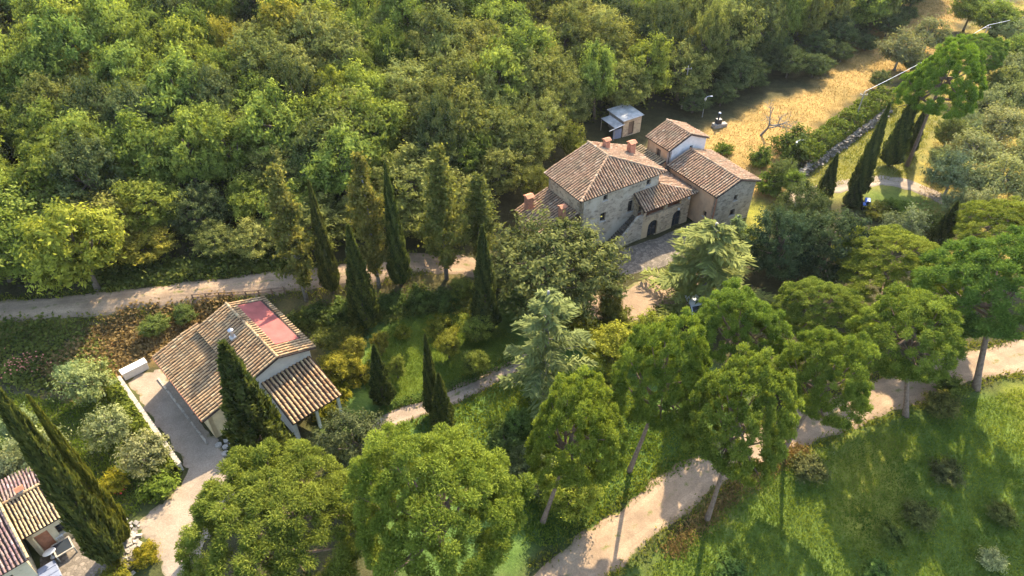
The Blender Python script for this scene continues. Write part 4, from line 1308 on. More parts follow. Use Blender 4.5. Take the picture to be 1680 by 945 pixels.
# second stem of the giant cypress, its sunlit side put into the yellow tint
x, y, h = base_top(208, 890, 650)
tree('cypress', x, y, .75, h, 'second stem of the giant cypress at bottom left, sunlit yellow put into its tint', group='cypresses', tint=(1.3, 1.25, .8), var=2)

ALD = [
    (503, 492, 268, 40, (1.05, 1.0, .9), 'first slender tree from the left beside the upper road, right of the fence'),
    (622, 470, 250, 36, (1.05, .95, .85), 'second slender tree from the left beside the upper road'),
    (733, 458, 234, 40, (1.0, 1.0, .9), 'third slender tree from the left, the tallest beside the upper road'),
    (788, 436, 285, 36, (.9, .95, .9), 'slender tree behind the dark cypress by the big oak'),
]
for i, (bx, by, ty, wp, tint, lab) in enumerate(ALD):
    x, y, h = base_top(bx, by, ty)
    rr = wp * (np.array([x, y, 5 - CAM_H]) @ FWD) / FPX
    tree('alder', x, y, rr, h, lab, group='slender trees along the upper road', tint=tint, var=i % 3)

NAMED = [ # kind, crown px, zc, radius px, height, tint, label
    ('holm', 905, 432, 5.0, 122, 9.8, (1.5, 1.35, 1.1), 'very large round oak in front of the farmhouse left wall'),
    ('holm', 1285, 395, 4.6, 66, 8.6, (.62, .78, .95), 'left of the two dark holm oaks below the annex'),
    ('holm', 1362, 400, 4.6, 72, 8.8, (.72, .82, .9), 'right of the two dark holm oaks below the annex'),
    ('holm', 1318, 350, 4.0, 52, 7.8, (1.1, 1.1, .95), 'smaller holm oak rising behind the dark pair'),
    ('holm', 582, 732, 3.8, 78, 7.4, (1.0, .95, 1.0), 'dark laurel-like tree right of the cottage veranda'),
    ('broad', 122, 398, 6.0, 86, 11.5, (1.3, 1.22, .85), 'big yellow green tree overhanging the upper road at the left'),
    ('broad', 30, 400, 4.5, 60, 9.0, (1.0, 1.1, .9), 'leafy tree at the left frame edge above the upper road'),
    ('broad', 1000, 575, 2.6, 48, 5.5, (1.4, 1.25, .8), 'bright yellow green tree right of the central cedar'),
    ('broad', 1075, 545, 2.4, 42, 5.0, (1.25, 1.2, .8), 'pale leafy tree below the gravel yard'),
    ('broad', 560, 600, 1.8, 34, 4.0, (1.45, 1.15, .7), 'yellowish small tree at the veranda corner'),
    ('broad', 780, 540, 1.6, 30, 3.8, (1.1, 1.1, .9), 'small loose tree at the right end of the lawn'),
    ('broad', 940, 800, 2.2, 58, 4.8, (1.15, 1.15, .8), 'light green bushy tree under the leaning-trunk pine'),
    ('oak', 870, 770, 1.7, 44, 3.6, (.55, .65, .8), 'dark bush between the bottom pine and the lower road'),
    ('olive', 1478, 86, 3.0, 42, 6.5, (.95, .92, .9), 'greyish round tree at the meadow edge, top right'),
    ('olive', 1524, 62, 2.6, 38, 6.0, (.95, .95, .9), 'silver olive on the dry meadow right of the greyish tree'),
    ('shrub', 1248, 258, 1.2, 20, 2.8, (.8, 1.0, .9), 'small round tree in the dry meadow beside the annex roof'),
    ('shrub', 1303, 236, 2.0, 32, 4.2, (.8, .9, .9), 'bushy tree left of the rubble wall'),
    ('shrub', 1262, 300, 1.4, 24, 3.0, (.85, 1.05, .9), 'bushy tree close to the annex right corner'),
    ('olive', 1490, 372, 2.4, 38, 4.8, (.85, .95, 1.0), 'grey green olive left of the lone cypress'),
]
for (kd, px, py, zc, rp, h, tint, lab) in NAMED:
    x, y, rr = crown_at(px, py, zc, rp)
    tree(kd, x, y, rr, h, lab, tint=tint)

for (bx, by, ty, wp, tint, lab) in [
        (893, 655, 470, 92, (1.0, 1.0, 1.0), 'pale layered cedar at the centre, right of the lawn'),
        (1146, 498, 362, 112, (1.1, 1.05, .9), 'pale feathery cedar in front of the farmhouse courtyard'),
        (1190, 440, 350, 40, (.9, 1.0, 1.05), 'small bluish cedar below the annex corner')]:
    x, y, h = base_top(bx, by, ty)
    tree('cedar', x, y, wp * (np.array([x, y, 5 - CAM_H]) @ FWD) / FPX, h, lab, group='cedars', tint=tint)

OLIVES = [
    (140, 628, 45, (1.0, 1.1, .9), 'olive at the foot of the dry bank left of the white trough'),
    (172, 695, 42, (1.0, 1.05, .95), 'olive in the middle of the grove beside the driveway hedge'),
    (232, 738, 44, (1.05, 1.0, .95), 'olive nearest the driveway hedge'),
    (58, 745, 52, (1.0, 1.05, 1.0), 'olive behind the tan tiled roof'),
    (5, 770, 42, (1.0, 1.0, 1.0), 'olive cut by the left frame edge above the tiled roofs'),
    (20, 690, 34, (.8, .95, .9), 'olive shaded by the giant cypress at the left edge'),
    (110, 600, 28, (.8, 1.0, .9), 'small olive at the shaded end of the grove'),
    (1600, 252, 46, (1.0, 1.0, .95), 'olive right of the bright green pine trunk'),
    (1650, 210, 46, (1.05, 1.0, .9), 'olive on the yellow slope at the right edge'),
    (1562, 292, 44, (.85, .95, 1.0), 'dark olive at the end of the east path'),
    (1645, 300, 44, (1.05, 1.05, .9), 'olive below the one on the yellow slope'),
    (1600, 340, 36, (1.0, 1.0, .95), 'olive above the lone cypress'),
    (1662, 120, 36, (1.0, 1.05, .9), 'olive under the top right corner'),
    (1655, 55, 34, (.95, 1.05, .9), 'olive in the top right corner'),
    (1585, 205, 30, (.9, 1.0, .95), 'olive partly behind the bright green pine'),
    (1690, 260, 40, (1.0, 1.0, .9), 'olive cut by the right frame edge'),
    (1622, 178, 34, (.9, .95, .85), 'olive between the yellow slope and the bright green pine'),
    (1610, 300, 34, (.9, .95, .85), 'olive in the middle of the right slope'),
    (1675, 165, 34, (.95, 1.0, .8), 'olive at the right edge below the corner trees'),
    (1575, 330, 30, (.8, .9, .9), 'olive beyond the end of the east path'),
    (1690, 335, 36, (1.0, 1.0, .8), 'olive at the right edge above the pines'),
    (1545, 255, 24, (.8, .9, .85), 'small olive at the foot of the bright green pine'),
]
for (px, py, rp, tint, lab) in OLIVES:
    x, y, rr = crown_at(px, py, 2.4, rp)
    tree('olive', x, y, rr, min(6, rr * 1.9), lab, group='olive trees', tint=tuple(1.2 * q for q in tint))

SHRUBS = [
    (258, 795, 30, (1.0, 1.2, .8), 'clipped round bush at the inner bend of the driveway'),
    (183, 788, 24, (2.0, 1.6, .7), 'bright yellow bush beside the giant cypress'),
    (560, 508, 28, (.7, .85, .9), 'dark bush behind the cottage, below the fence'),
    (515, 512, 24, (.75, .85, .9), 'dark bush at the back corner of the red roof patch'),
    (640, 495, 26, (.7, .85, .9), 'dark bush right of the stout cypress'),
    (690, 488, 28, (.75, .9, .9), 'dark rounded bush at the top of the lawn'),
    (735, 490, 26, (.7, .85, .9), 'dark bush right of the rounded one above the lawn'),
    (765, 500, 24, (1.0, .9, .7), 'reddish bush at the upper right corner of the lawn'),
    (575, 545, 22, (1.1, .95, .7), 'brownish bush at the foot of the stout cypress'),
    (590, 610, 26, (1.5, 1.2, .7), 'yellow leaved bush left of the short dark cypress'),
    (660, 540, 16, (1.3, 1.2, .7), 'small yellowish bush inside the lawn, left side'),
    (725, 535, 28, (1.2, 1.1, .7), 'yellow green bush on the lawn behind the tall path cypress'),
    (960, 540, 36, (1.35, 1.2, .7), 'yellow green bush right of the central cedar top'),
    (1010, 515, 26, (1.0, .95, .9), 'dark leaved bush at the edge of the gravel yard'),
    (1040, 560, 38, (1.2, 1.2, .75), 'leafy bush below the gravel yard'),
    (1110, 575, 36, (1.1, 1.15, .8), 'leafy bush behind the slanting-trunk pine crown'),
    (980, 640, 34, (1.15, 1.1, .8), 'leafy bush between the central cedar and the leaning-trunk pine'),
    (830, 720, 34, (.6, .75, .85), 'dark bush at the lower edge of the garden lawn'),
    (1190, 240, 15, (.9, 1.05, .8), 'small bush beside the tower wall'),
    (1330, 765, 30, (.8, .75, 1.2), 'greyish shrub just below the lower road'),
    (1558, 772, 26, (.8, .75, 1.2), 'dry greyish shrub in the shade of the right-hand pines'),
    (1512, 842, 28, (.9, .85, 1.1), 'dry shrub in the lower meadow'),
    (1470, 870, 24, (.8, .9, .9), 'low shrub at the centre of the lower meadow'),
    (1545, 660, 30, (.9, .8, 1.0), 'brownish shrub under the forked pine'),
    (1200, 930, 30, (.7, 1.0, 1.1), 'bluish shrub at the bottom edge below the road'),
    (1445, 935, 26, (.7, 1.0, 1.0), 'dark shrub at the bottom edge of the meadow'),
    (1650, 840, 24, (.8, .8, 1.0), 'dry shrub near the lower right corner'),
    (1440, 345, 22, (1.0, .9, .9), 'brownish bush beside the blue tractor'),
    (1475, 340, 24, (.8, 1.0, .8), 'green bush in front of the east path'),
    (1530, 365, 26, (.85, .9, 1.0), 'grey green bush below the end of the east path'),
    (1150, 520, 22, (.8, .95, .8), 'bush shading the white car'),
    (1098, 512, 24, (.9, 1.0, .8), 'bush left of the white car'),
    (1128, 480, 20, (1.1, 1.05, .8), 'pale bush behind the white car'),
    (550, 640, 28, (1.6, 1.3, .6), 'yellow bush growing over the veranda corner'),
    (530, 668, 22, (1.3, 1.15, .7), 'yellow green bush in front of the veranda posts'),
    (185, 940, 26, (1.3, 1.1, .6), 'yellow bush at the foot of the giant cypress'),
    (235, 905, 24, (1.5, 1.15, .5), 'dry yellow bush left of the driveway mouth'),
    (1560, 630, 26, (.8, .9, .8), 'dark bush in front of the crossing pine trunk'),
]
for (px, py, rp, tint, lab) in SHRUBS:
    x, y, rr = crown_at(px, py, .9, rp)
    tree('shrub', x, y, rr, max(1.2, rr * 1.15), lab, 'shrub', 'garden shrubs', tint)

# ------------------------------------------------------------------ the wood
FOREST = [(-190, 470), (60, 466), (220, 444), (350, 430), (460, 416), (560, 402), (700, 395), (790, 350), (860, 285), (915, 235), (975, 200), (1060, 178), (1115, 165), (1150, 150), (1200, 118), (1300, 90), (1400, 66), (1445, 50), (1500, 14), (1528, -30), (1545, -95), (-190, -95)]
FP = wpoly(FOREST)
def wood():
    rg = np.random.default_rng(5)
    P = np.array(FP); x0, y0 = P.min(0); x1, y1 = P.max(0)
    pts = []
    tries = 0
    while tries < 30000 and len(pts) < 540:
        tries += 1
        x, y = rg.uniform(x0, x1), rg.uniform(y0, y1)
        if not inside(FP, np.array([x]), np.array([y]))[0]: continue
        far = y > 100
        dmin = 3.7 if not far else 4.7
        if pts and np.min(np.hypot(np.array(pts)[:, 0] - x, np.array(pts)[:, 1] - y)) < dmin: continue
        pts.append((x, y))
    made = {}; objs = []
    for (x, y) in pts:
        px, py = proj(x, y, float(hz(x, y)) + 5)
        right = px > 560 + rg.normal(0, 90)
        u = rg.random()
        if right:
            kd = 'oak' if u < .62 else ('broad' if u < .9 else 'holm')
        else:
            kd = 'broad' if u < .74 else ('oak' if u < .93 else 'holm')
        rr = rg.uniform(2.4, 4.9) * (1.08 if right else 1.0)
        h = (4 + rr * rg.uniform(1.3, 2.1)) if kd != 'oak' else (3 + rr * rg.uniform(1.2, 1.75))
        if px > 1130: h = rg.uniform(11.5, 16)
        elif x < 2: h *= float(np.clip(.5 + (y - (61.6 + (min(x, -6) + 6) * .187)) / 30, .5, 1))
        v = rg.normal(0, .14)
        warm = rg.normal(0, .07) + (.03 if right and kd == 'oak' else 0)
        tint = ((1.02 + v + warm), (1.08 + v + warm * .35), max(.5, .95 + v - warm * .4))
        if kd == 'holm': tint = (1.1 + v, 1.1 + v, 1.0 + v)
        if rg.random() < .04: tint = (1.45, 1.15, .9)
        where = ('at the left frame edge' if px < 110 else 'at the wood\'s left end' if px < 260 else 'left of the road trees' if px < 430 else 'above the cottage' if px < 560
                 else 'behind the slender road trees' if px < 740 else 'above the big oak' if px < 880 else 'left of the farmhouse' if px < 990 else 'behind the shed' if px < 1120
                 else 'behind the tower' if px < 1230 else 'beside the dry meadow')
        depth = 'front wood row' if py > 360 else 'second wood row' if py > 270 else 'middle rows' if py > 170 else 'upper rows' if py > 70 else 'farthest rows'
        size = 'tall' if h > 10.5 else 'large' if rr > 4.9 else 'small' if rr < 3.5 else 'mid-sized'
        tone = 'russet' if tint[0] > 1.4 else 'yellowish' if warm > .14 else 'pale' if v > .12 else 'deep' if v < -.12 else 'medium'
        look = {'broad': 'leafy', 'oak': 'bushy', 'holm': 'evergreen'}[kd]
        lab = f'{size} {tone} green {look} tree {where}, {depth}'
        look = 'wood tree'
        made[len(made)] = (px, lab)
        objs.append(tree(kd, x, y, rr, h, lab, group=f'trees {where}, {depth}', tint=tuple(max(.3, q) for q in tint), lean=(rg.normal(0, .05), rg.normal(0, .05))))
    by = {}
    for i, o in enumerate(objs): by.setdefault(made[i][1], []).append((made[i][0], i))
    TENS = ['first', 'second', 'third', 'fourth', 'fifth', 'sixth', 'seventh', 'eighth', 'ninth', 'tenth', 'eleventh', 'twelfth', 'thirteenth', 'fourteenth', 'fifteenth', 'sixteenth', 'seventeenth', 'eighteenth', 'nineteenth']
    W = TENS + ['twentieth'] + ['twenty-' + q for q in TENS[:9]] + ['thirtieth'] + ['thirty-' + q for q in TENS[:9]]
    for lab, l in by.items():
        if 1 < len(l) <= len(W):
            l.sort()
            for k, (_, i) in enumerate(l):
                objs[i]['label'] = f"{lab}, {W[k]} from left"
wood()

for (px, py, rp, h, tint, lab) in [
        (578, 572, 24, 4.2, (1.25, 1.0, .8), 'thin yellowish tree between the stout cypress and the veranda'),
        (622, 560, 18, 3.4, (1.2, .95, .8), 'thin brownish tree at the left end of the lawn'),
        (650, 600, 17, 3.0, (1.0, 1.0, .9), 'small loose tree on the lawn beside the short dark cypress'),
        (735, 560, 24, 4.0, (1.2, 1.05, .8), 'loose yellow green tree on the lawn right of the tall path cypress'),
        (780, 590, 24, 3.8, (1.0, 1.0, .9), 'loose tree at the lower right corner of the lawn'),
        (760, 470, 22, 4.0, (.9, .9, .8), 'reddish green tree between upper road and lawn'),
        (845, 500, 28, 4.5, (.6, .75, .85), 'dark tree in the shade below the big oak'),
        (1000, 495, 24, 4.0, (.9, .8, .8), 'purplish dark tree at the right foot of the big oak'),
        (1120, 455, 30, 5.0, (1.15, 1.1, .95), 'pale feathery tree left of the courtyard cedar'),
        (1215, 400, 26, 5.0, (.9, 1.0, 1.0), 'bluish tree under the annex gable'),
        (930, 620, 30, 4.2, (.9, 1.05, .9), 'leafy tree right of the central cedar foot'),
        (1130, 640, 30, 4.5, (1.1, 1.1, .85), 'leafy tree between the slanting-trunk pine and the road bend'),
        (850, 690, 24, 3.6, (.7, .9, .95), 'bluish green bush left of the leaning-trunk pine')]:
    x, y, rr = crown_at(px, py, h * .55, rp)
    tree('broad', x, y, rr, h, lab, group='small garden trees', tint=tint, name='small_tree')

# dark bushes in the shade of the wood edge and green trees at the top right
def edge_bushes():
    rg = np.random.default_rng(21)
    EP = wpoly([(1130, 188), (1200, 172), (1300, 152), (1375, 112), (1440, 76), (1500, 30), (1480, 0), (1340, 85), (1210, 120), (1140, 155)])
    P = np.array(EP); n = 0; k = []
    names = ['first', 'second', 'third', 'fourth', 'fifth', 'sixth', 'seventh', 'eighth', 'ninth', 'tenth', 'eleventh', 'twelfth', 'thirteenth', 'fourteenth', 'fifteenth', 'sixteenth', 'seventeenth', 'eighteenth', 'nineteenth', 'twentieth']
    while len(k) < 20:
        x, y = rg.uniform(*P[:, 0][[P[:, 0].argmin(), P[:, 0].argmax()]]), rg.uniform(*P[:, 1][[P[:, 1].argmin(), P[:, 1].argmax()]])
        if not inside(EP, np.array([x]), np.array([y]))[0]: continue
        if k and min(math.hypot(x - a, y - b) for a, b in k) < 3.4: continue
        k.append((x, y))
    k.sort(key=lambda q: proj(q[0], q[1], 0)[0])
    for i, (x, y) in enumerate(k):
        rr = rg.uniform(1.8, 3.6)
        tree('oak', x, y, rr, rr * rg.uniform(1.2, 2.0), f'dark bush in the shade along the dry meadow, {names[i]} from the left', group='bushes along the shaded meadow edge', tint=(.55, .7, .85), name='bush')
edge_bushes()
for (kd, px, py, zc, rp, h, tint, lab) in [
        ('broad', 1640, 30, 4, 40, 8, (.9, 1.0, .9), 'green broadleaf tree in the top right corner'),
        ('broad', 1595, 15, 4, 34, 8, (.85, .95, .9), 'green broadleaf tree at the top edge right of the meadow'),
        ('broad', 1675, 85, 4, 40, 8, (.85, 1.0, .9), 'broadleaf tree at the right edge below the top corner'),
        ('oak', 1640, 140, 3, 36, 6, (.9, 1.0, .9), 'bushy tree right of the bright green pine'),
        ('oak', 1560, 215, 2.5, 26, 5, (.85, .95, .9), 'bushy tree under the bright green pine'),
        ('oak', 1500, 100, 2, 20, 4, (.7, .85, 1.0), 'dark bush at the foot of the greyish meadow tree'),
        ('oak', 1445, 130, 1.6, 18, 3.4, (.75, .85, 1.0), 'dark bush at the upper end of the thick hedge'),
        ('oak', 1285, 285, 2.2, 24, 4.5, (.75, .9, .9), 'dark bush between annex and rubble wall'),
        ('broad', 1300, 300, 2.0, 26, 4.4, (.9, 1.05, .9), 'green bush above the dark holm oaks, left of the short cypress'),
        ('oak', 880, 305, 3.0, 26, 6, (.9, .95, .8), 'bushy tree hugging the farmhouse left wing'),
        ('broad', 940, 235, 3.0, 26, 6, (.9, .85, .8), 'thin brownish tree left of the shed'),
        ('oak', 255, 535, 1.2, 24, 2.6, (.8, 1.0, .8), 'green bush in the dry scrub of the bank'),
        ('oak', 300, 515, 1.2, 20, 2.4, (.7, .9, .8), 'dark bush in the bank scrub below the fence')]:
    x, y, rr = crown_at(px, py, zc, rp)
    tree(kd, x, y, rr, h, lab, tint=tint)

# undergrowth, weeds, hedges: masses nobody could count
def scatter(name, polys, n, hgt, mat, label, cat, leaf=.3, per=7, spread=.5, seed=1, up=True, avoid=()):
    rg = np.random.default_rng(seed)
    Cs = []
    for pl in polys:
        P = np.array(pl); x0, y0 = P.min(0); x1, y1 = P.max(0)
        X = rg.uniform(x0, x1, n * 4); Y = rg.uniform(y0, y1, n * 4)
        m = inside(pl, X, Y)
        for av in avoid: m &= ~inside(av, X, Y)
        X, Y = X[m][:n], Y[m][:n]
        Cs.append(np.stack([X, Y], 1))
    B = np.concatenate(Cs)
    clump = .55 + .45 * np.sin(B[:, 0] * .9) * np.sin(B[:, 1] * 1.1 + B[:, 0] * .3)
    B = np.repeat(B, per, 0); clump = np.repeat(clump, per) * rg.uniform(.4, 1.2, len(B))
    q = B + rg.normal(0, spread, B.shape)
    z = hz(q[:, 0], q[:, 1]) + np.abs(rg.normal(0, .5, len(q))) * hgt * clump + .04
    C = np.stack([q[:, 0], q[:, 1], z], 1)
    if up:
        T = unit(np.array([0, 0, 1.0]) + rg.normal(0, .55, C.shape)); N = unit(np.cross(T, rdir(len(T), rg)))
    else:
        N = unit(np.array([0, 0, .8]) + rg.normal(0, .6, C.shape)); T = None
    s = leaf * rg.uniform(.6, 1.4, len(C))
    var = np.clip(.5 + .25 * np.sin(q[:, 0] * .7 + 1) * np.sin(q[:, 1] * .8) + rg.normal(0, .2, len(C)), 0, 1)
    me = leaf_mesh(name, C, N, s * (1.5 if up else 1.2), s * (.4 if up else .8), var, mat, T=T, rg=rg)
    o = link(name, me)
    kind(o, 'stuff'); tag(o, label, cat)
    return o

scatter('forest_undergrowth', [FP], 9000, 1.6, 'leaf_shrub', 'tangled leafy undergrowth below the trees of the wood', 'undergrowth', .42, 7, .6, 2, False)
ROADB = [wpoly([(150, 478), (300, 462), (470, 438), (470, 405), (300, 430), (150, 450)])]
scatter('roadside_scrub', ROADB, 900, 1.4, 'leaf_shrub', 'green scrub along the far side of the upper road', 'scrub', .3, 9, .4, 3, False)
scatter('bank_scrub', [wpoly([(60, 600), (140, 545), (215, 508), (390, 488), (330, 530), (250, 585), (190, 615), (120, 650)])], 1100, .9, 'leaf_dry', 'dry brown scrub on the bank behind the cottage', 'scrub', .26, 8, .35, 4, False)
scatter('bank_weeds', [wpoly([(-60, 530), (60, 528), (140, 535), (190, 600), (120, 640), (40, 640), (-60, 600)])], 700, .9, 'leaf_shrub', 'dark weeds on the shaded bank at the left edge', 'weeds', .28, 8, .4, 5, False)
LOWM = wpoly([(1000, 1000), (1110, 890), (1210, 806), (1320, 744), (1480, 690), (1600, 655), (1760, 625), (1900, 700), (1900, 1040)])
scatter('lower_meadow_grass', [LOWM], 22000, .3, 'leaf_grass', 'uneven green grass and weeds on the slope below the lower road', 'grass', .15, 4, .25, 6)
scatter('verge_grass', [wpoly([(1080, 905), (1190, 800), (1310, 728), (1330, 742), (1210, 815), (1110, 915)])], 1200, .4, 'leaf_dry', 'dry grass on the outer verge of the lower road', 'grass', .22, 6, .3, 7)
scatter('dry_meadow_grass', [wpoly([(1070, 250), (1165, 215), (1240, 175), (1330, 150), (1390, 90), (1450, 30), (1480, -60), (1640, -80), (1600, 0), (1540, 75), (1480, 125), (1400, 160), (1340, 205), (1290, 260), (1265, 330), (1190, 300)])], 14000, .22, 'leaf_straw', 'dry golden grass of the meadow behind the farmhouse', 'grass', .16, 4, .4, 8)
scatter('east_slope_grass', [wpoly([(1540, 90), (1620, 20), (1800, -40), (1800, 430), (1560, 430), (1500, 340), (1540, 200)])], 9000, .3, 'leaf_straw', 'yellow grass under the olives on the right slope', 'grass', .17, 5, .3, 9)
scatter('garden_grass', [wpoly([(680, 700), (850, 615), (1000, 610), (1180, 740), (1060, 805), (900, 900), (800, 850)])], 7000, .3, 'leaf_grass', 'dark green grass of the garden below the path', 'grass', .2, 5, .25, 10)
scatter('grove_grass', [wpoly([(-60, 640), (120, 660), (200, 640), (285, 785), (210, 850), (120, 820), (-60, 830)])], 5000, .35, 'leaf_grass', 'green grass in the olive grove left of the cottage', 'grass', .2, 5, .25, 11)
scatter('cypress_row_grass', [wpoly([(1310, 310), (1400, 215), (1450, 165), (1510, 130), (1540, 190), (1490, 290), (1420, 300), (1330, 310)])], 3500, .3, 'leaf_grass', 'yellow green grass around the cypress row', 'grass', .16, 5, .25, 14).color = (1.35, 1.0, 1.0, 1)
scatter('lawn_grass', [wpoly([(600, 590), (620, 545), (680, 518), (770, 512), (850, 555), (840, 595), (760, 625), (650, 660), (595, 640)])], 9000, .1, 'leaf_grass', 'short mown grass of the garden lawn', 'grass', .1, 4, .2, 13)
scatter('garden_border', [wpoly([(470, 520), (600, 495), (770, 478), (790, 505), (690, 515), (610, 535), (560, 580), (520, 560)])], 1100, 1.1, 'leaf_shrub', 'dark mixed border planting between the upper road and the lawn', 'planting', .24, 9, .35, 12, False)

for nm, px, off, lab, sd in (('upper_road_verge', [(-60, 514), (20, 508), (120, 498), (220, 487), (330, 474), (480, 456), (600, 444), (690, 430)], 1.75, 'ragged grass along both edges of the upper road', 31),
                         ('lower_road_verge', [(900, 970), (960, 922), (1040, 862), (1120, 796), (1200, 750), (1290, 712), (1350, 686), (1420, 660), (1490, 637), (1570, 607), (1640, 590), (1720, 576)], 2.05, 'ragged grass along both edges of the lower road', 32),
                         ('path_verge', [(610, 705), (660, 682), (720, 660), (780, 632), (850, 598)], 1.1, 'ragged grass along the garden path', 33)):
    L = smooth_line([G(*q)[:2] for q in px], .5)
    T_ = np.gradient(L, axis=0); T_ /= np.linalg.norm(T_, axis=1)[:, None]; Nn = np.stack([-T_[:, 1], T_[:, 0]], 1)
    rg = np.random.default_rng(sd)
    q = np.concatenate([np.repeat(L + sgn * Nn * off, 26, 0) for sgn in (-1, 1)])
    q = q + rg.normal(0, .3, q.shape) + (np.sin(q[:, :1] * 1.3) * .15)
    C = np.stack([q[:, 0], q[:, 1], hz(q[:, 0], q[:, 1]) + .06 + .12 * rg.random(len(q))], 1)
    T = unit(np.array([0, 0, 1.0]) + rg.normal(0, .6, C.shape)); N = unit(np.cross(T, rdir(len(T), rg)))
    s_ = .2 * rg.uniform(.6, 1.4, len(C))
    o = link(nm, leaf_mesh(nm, C, N, s_ * 1.5, s_ * .5, rg.random(len(C)), 'leaf_grass', T=T, rg=rg))
    o.color = (1.05, .85, 1, 1); kind(o, 'stuff'); tag(o, lab, 'grass')

def hedge(name, pts, w, h, label, mat='leaf_shrub', leaf=.17, dens=120, tint=(1, 1, 1), seed=0):
    rg = np.random.default_rng(40 + seed)
    L = smooth_line(pts, .4)
    C = []; N = []
    for p in L:
        m = int(dens * .4 * (w + 2 * h) / 2)
        a = rg.uniform(0, math.pi, m); 
        i = min(len(L) - 2, int(np.argmin(np.hypot(*(L - p).T))))
        t_ = L[i + 1] - L[i]; t_ = t_ / np.linalg.norm(t_); n_ = np.array([-t_[1], t_[0]])
        rad = rg.uniform(.78, 1.08, m)
        off = np.clip(np.cos(a) * 1.25, -1, 1) * w / 2 * rad; zz = np.clip(np.sin(a) * 1.35, 0, 1) * h * rad * (1 + .12 * math.sin(p[0] * 2.1) + .1 * math.sin(p[1] * 3.1))
        q = p[None] + n_[None] * off[:, None] + t_[None] * rg.uniform(-.25, .25, m)[:, None]
        C.append(np.stack([q[:, 0], q[:, 1], hz(q[:, 0], q[:, 1]) + zz], 1))
        N.append(unit(np.stack([n_[0] * np.cos(a), n_[1] * np.cos(a), np.sin(a)], 1) + rg.normal(0, .5, (m, 3))))
    C = np.concatenate(C); N = np.concatenate(N)
    s = leaf * rg.uniform(.7, 1.4, len(C))
    e = empty(name, (*L[len(L) // 2], float(hz(*L[len(L) // 2]))))
    me = leaf_mesh(name + '_foliage', C - np.array(e.location), N, s * 1.4, s * .9, np.clip(.5 + rg.normal(0, .22, len(C)), 0, 1), mat, rg=rg)
    o = link('foliage', me, e); o.color = (*tint, 1)
    mb = MB()
    for k in range(0, len(L), 3):
        z = float(hz(*L[k])) - e.location[2]
        mb.tube([(L[k][0] - e.location[0], L[k][1] - e.location[1], z - .2), (L[k][0] - e.location[0], L[k][1] - e.location[1], z + h * .8)], .04, 5)
    kind(mb.build('stems', MATS['bark'], e), 'stuff')
    tag(e, label, 'hedge')

hedge('clipped_hedge', [np.array(LH(-3.75, 13.2)[:2]), np.array(LH(-3.8, 8)[:2]), np.array(LH(-3.85, 3)[:2]), np.array(LH(-3.7, -.6)[:2])], 1.2, 1.3, 'green hedge running along the outer side of the driveway wall', tint=(1.1, 1.15, .8), seed=1)
hedge('laurel_hedge', [G(*q)[:2] for q in ((1452, 168), (1420, 190), (1385, 215), (1345, 245), (1312, 272))], 3.2, 2.3, 'thick hedge above the rubble wall beside the dry meadow', leaf=.26, dens=70, tint=(.95, 1.05, .85), seed=2)
hedge('lawn_step_shadow', [G(*q)[:2] for q in ((650, 665), (700, 652), (760, 630), (838, 595))], .7, .6, 'added low dark leafy strip standing for the shadow of the lawn edge step', leaf=.13, dens=160, tint=(.7, .9, .9), seed=3)  # dark leaf strip added in place of the lawn step's shadow

# ------------------------------------------------------------------ small things
def rubble_wall():
    pts = smooth_line([G(*q)[:2] for q in ((1456, 182), (1430, 205), (1395, 232), (1360, 256), (1330, 276), (1312, 292))], .35)
    e = empty('rubble_wall', (*pts[len(pts) // 2], float(hz(*pts[len(pts) // 2]))))
    tag(e, 'tumbled dry stone wall below the thick hedge and above the cypress row', 'wall')
    mb = MB(); rg = np.random.default_rng(77)
    for p in pts:
        for layer in range(4):
            for k in range(3):
                s = rg.uniform(.09, .24)
                c = np.array([p[0] + rg.normal(0, .3 - .05 * layer), p[1] + rg.normal(0, .3 - .05 * layer), float(hz(*p)) + .08 + layer * .24 + rg.normal(0, .05)]) - np.array(e.location)
                M = Matrix.Translation(c) @ Matrix.Rotation(rg.uniform(0, 6.28), 4, 'Z') @ Matrix.Rotation(rg.normal(0, .3), 4, 'X')
                mb.box(-s, s, -s * .7, s * .7, -s * .45, s * .45, M=M)
    kind(mb.build('stones', MATS['old_stone'], e), 'stuff')
rubble_wall()

def rubble_heap():
    g = G(205, 892)
    e = empty('stone_heap', tuple(g)); tag(e, 'heap of pale stones at the foot of the giant cypress', 'stones')
    mb = MB(); rg = np.random.default_rng(78)
    for i in range(170):
        u = rg.normal(0, .5); v = rg.normal(0, 1.0)
        s = rg.uniform(.08, .22)
        x = .75 * u - .5 * v; y = .5 * u + .85 * v
        z = float(hz(g[0] + x, g[1] + y)) - g[2] + .05 + .45 * math.exp(-(u * u * 2 + v * v * .7)) * rg.random()
        M = Matrix.Translation((x, y, z)) @ Matrix.Rotation(rg.uniform(0, 6.28), 4, 'Z') @ Matrix.Rotation(rg.normal(0, .4), 4, 'X')
        mb.box(-s, s, -s * .7, s * .7, -s * .5, s * .5, M=M)
    kind(mb.build('stones', MATS['white_stone'], e), 'stuff')
rubble_heap()

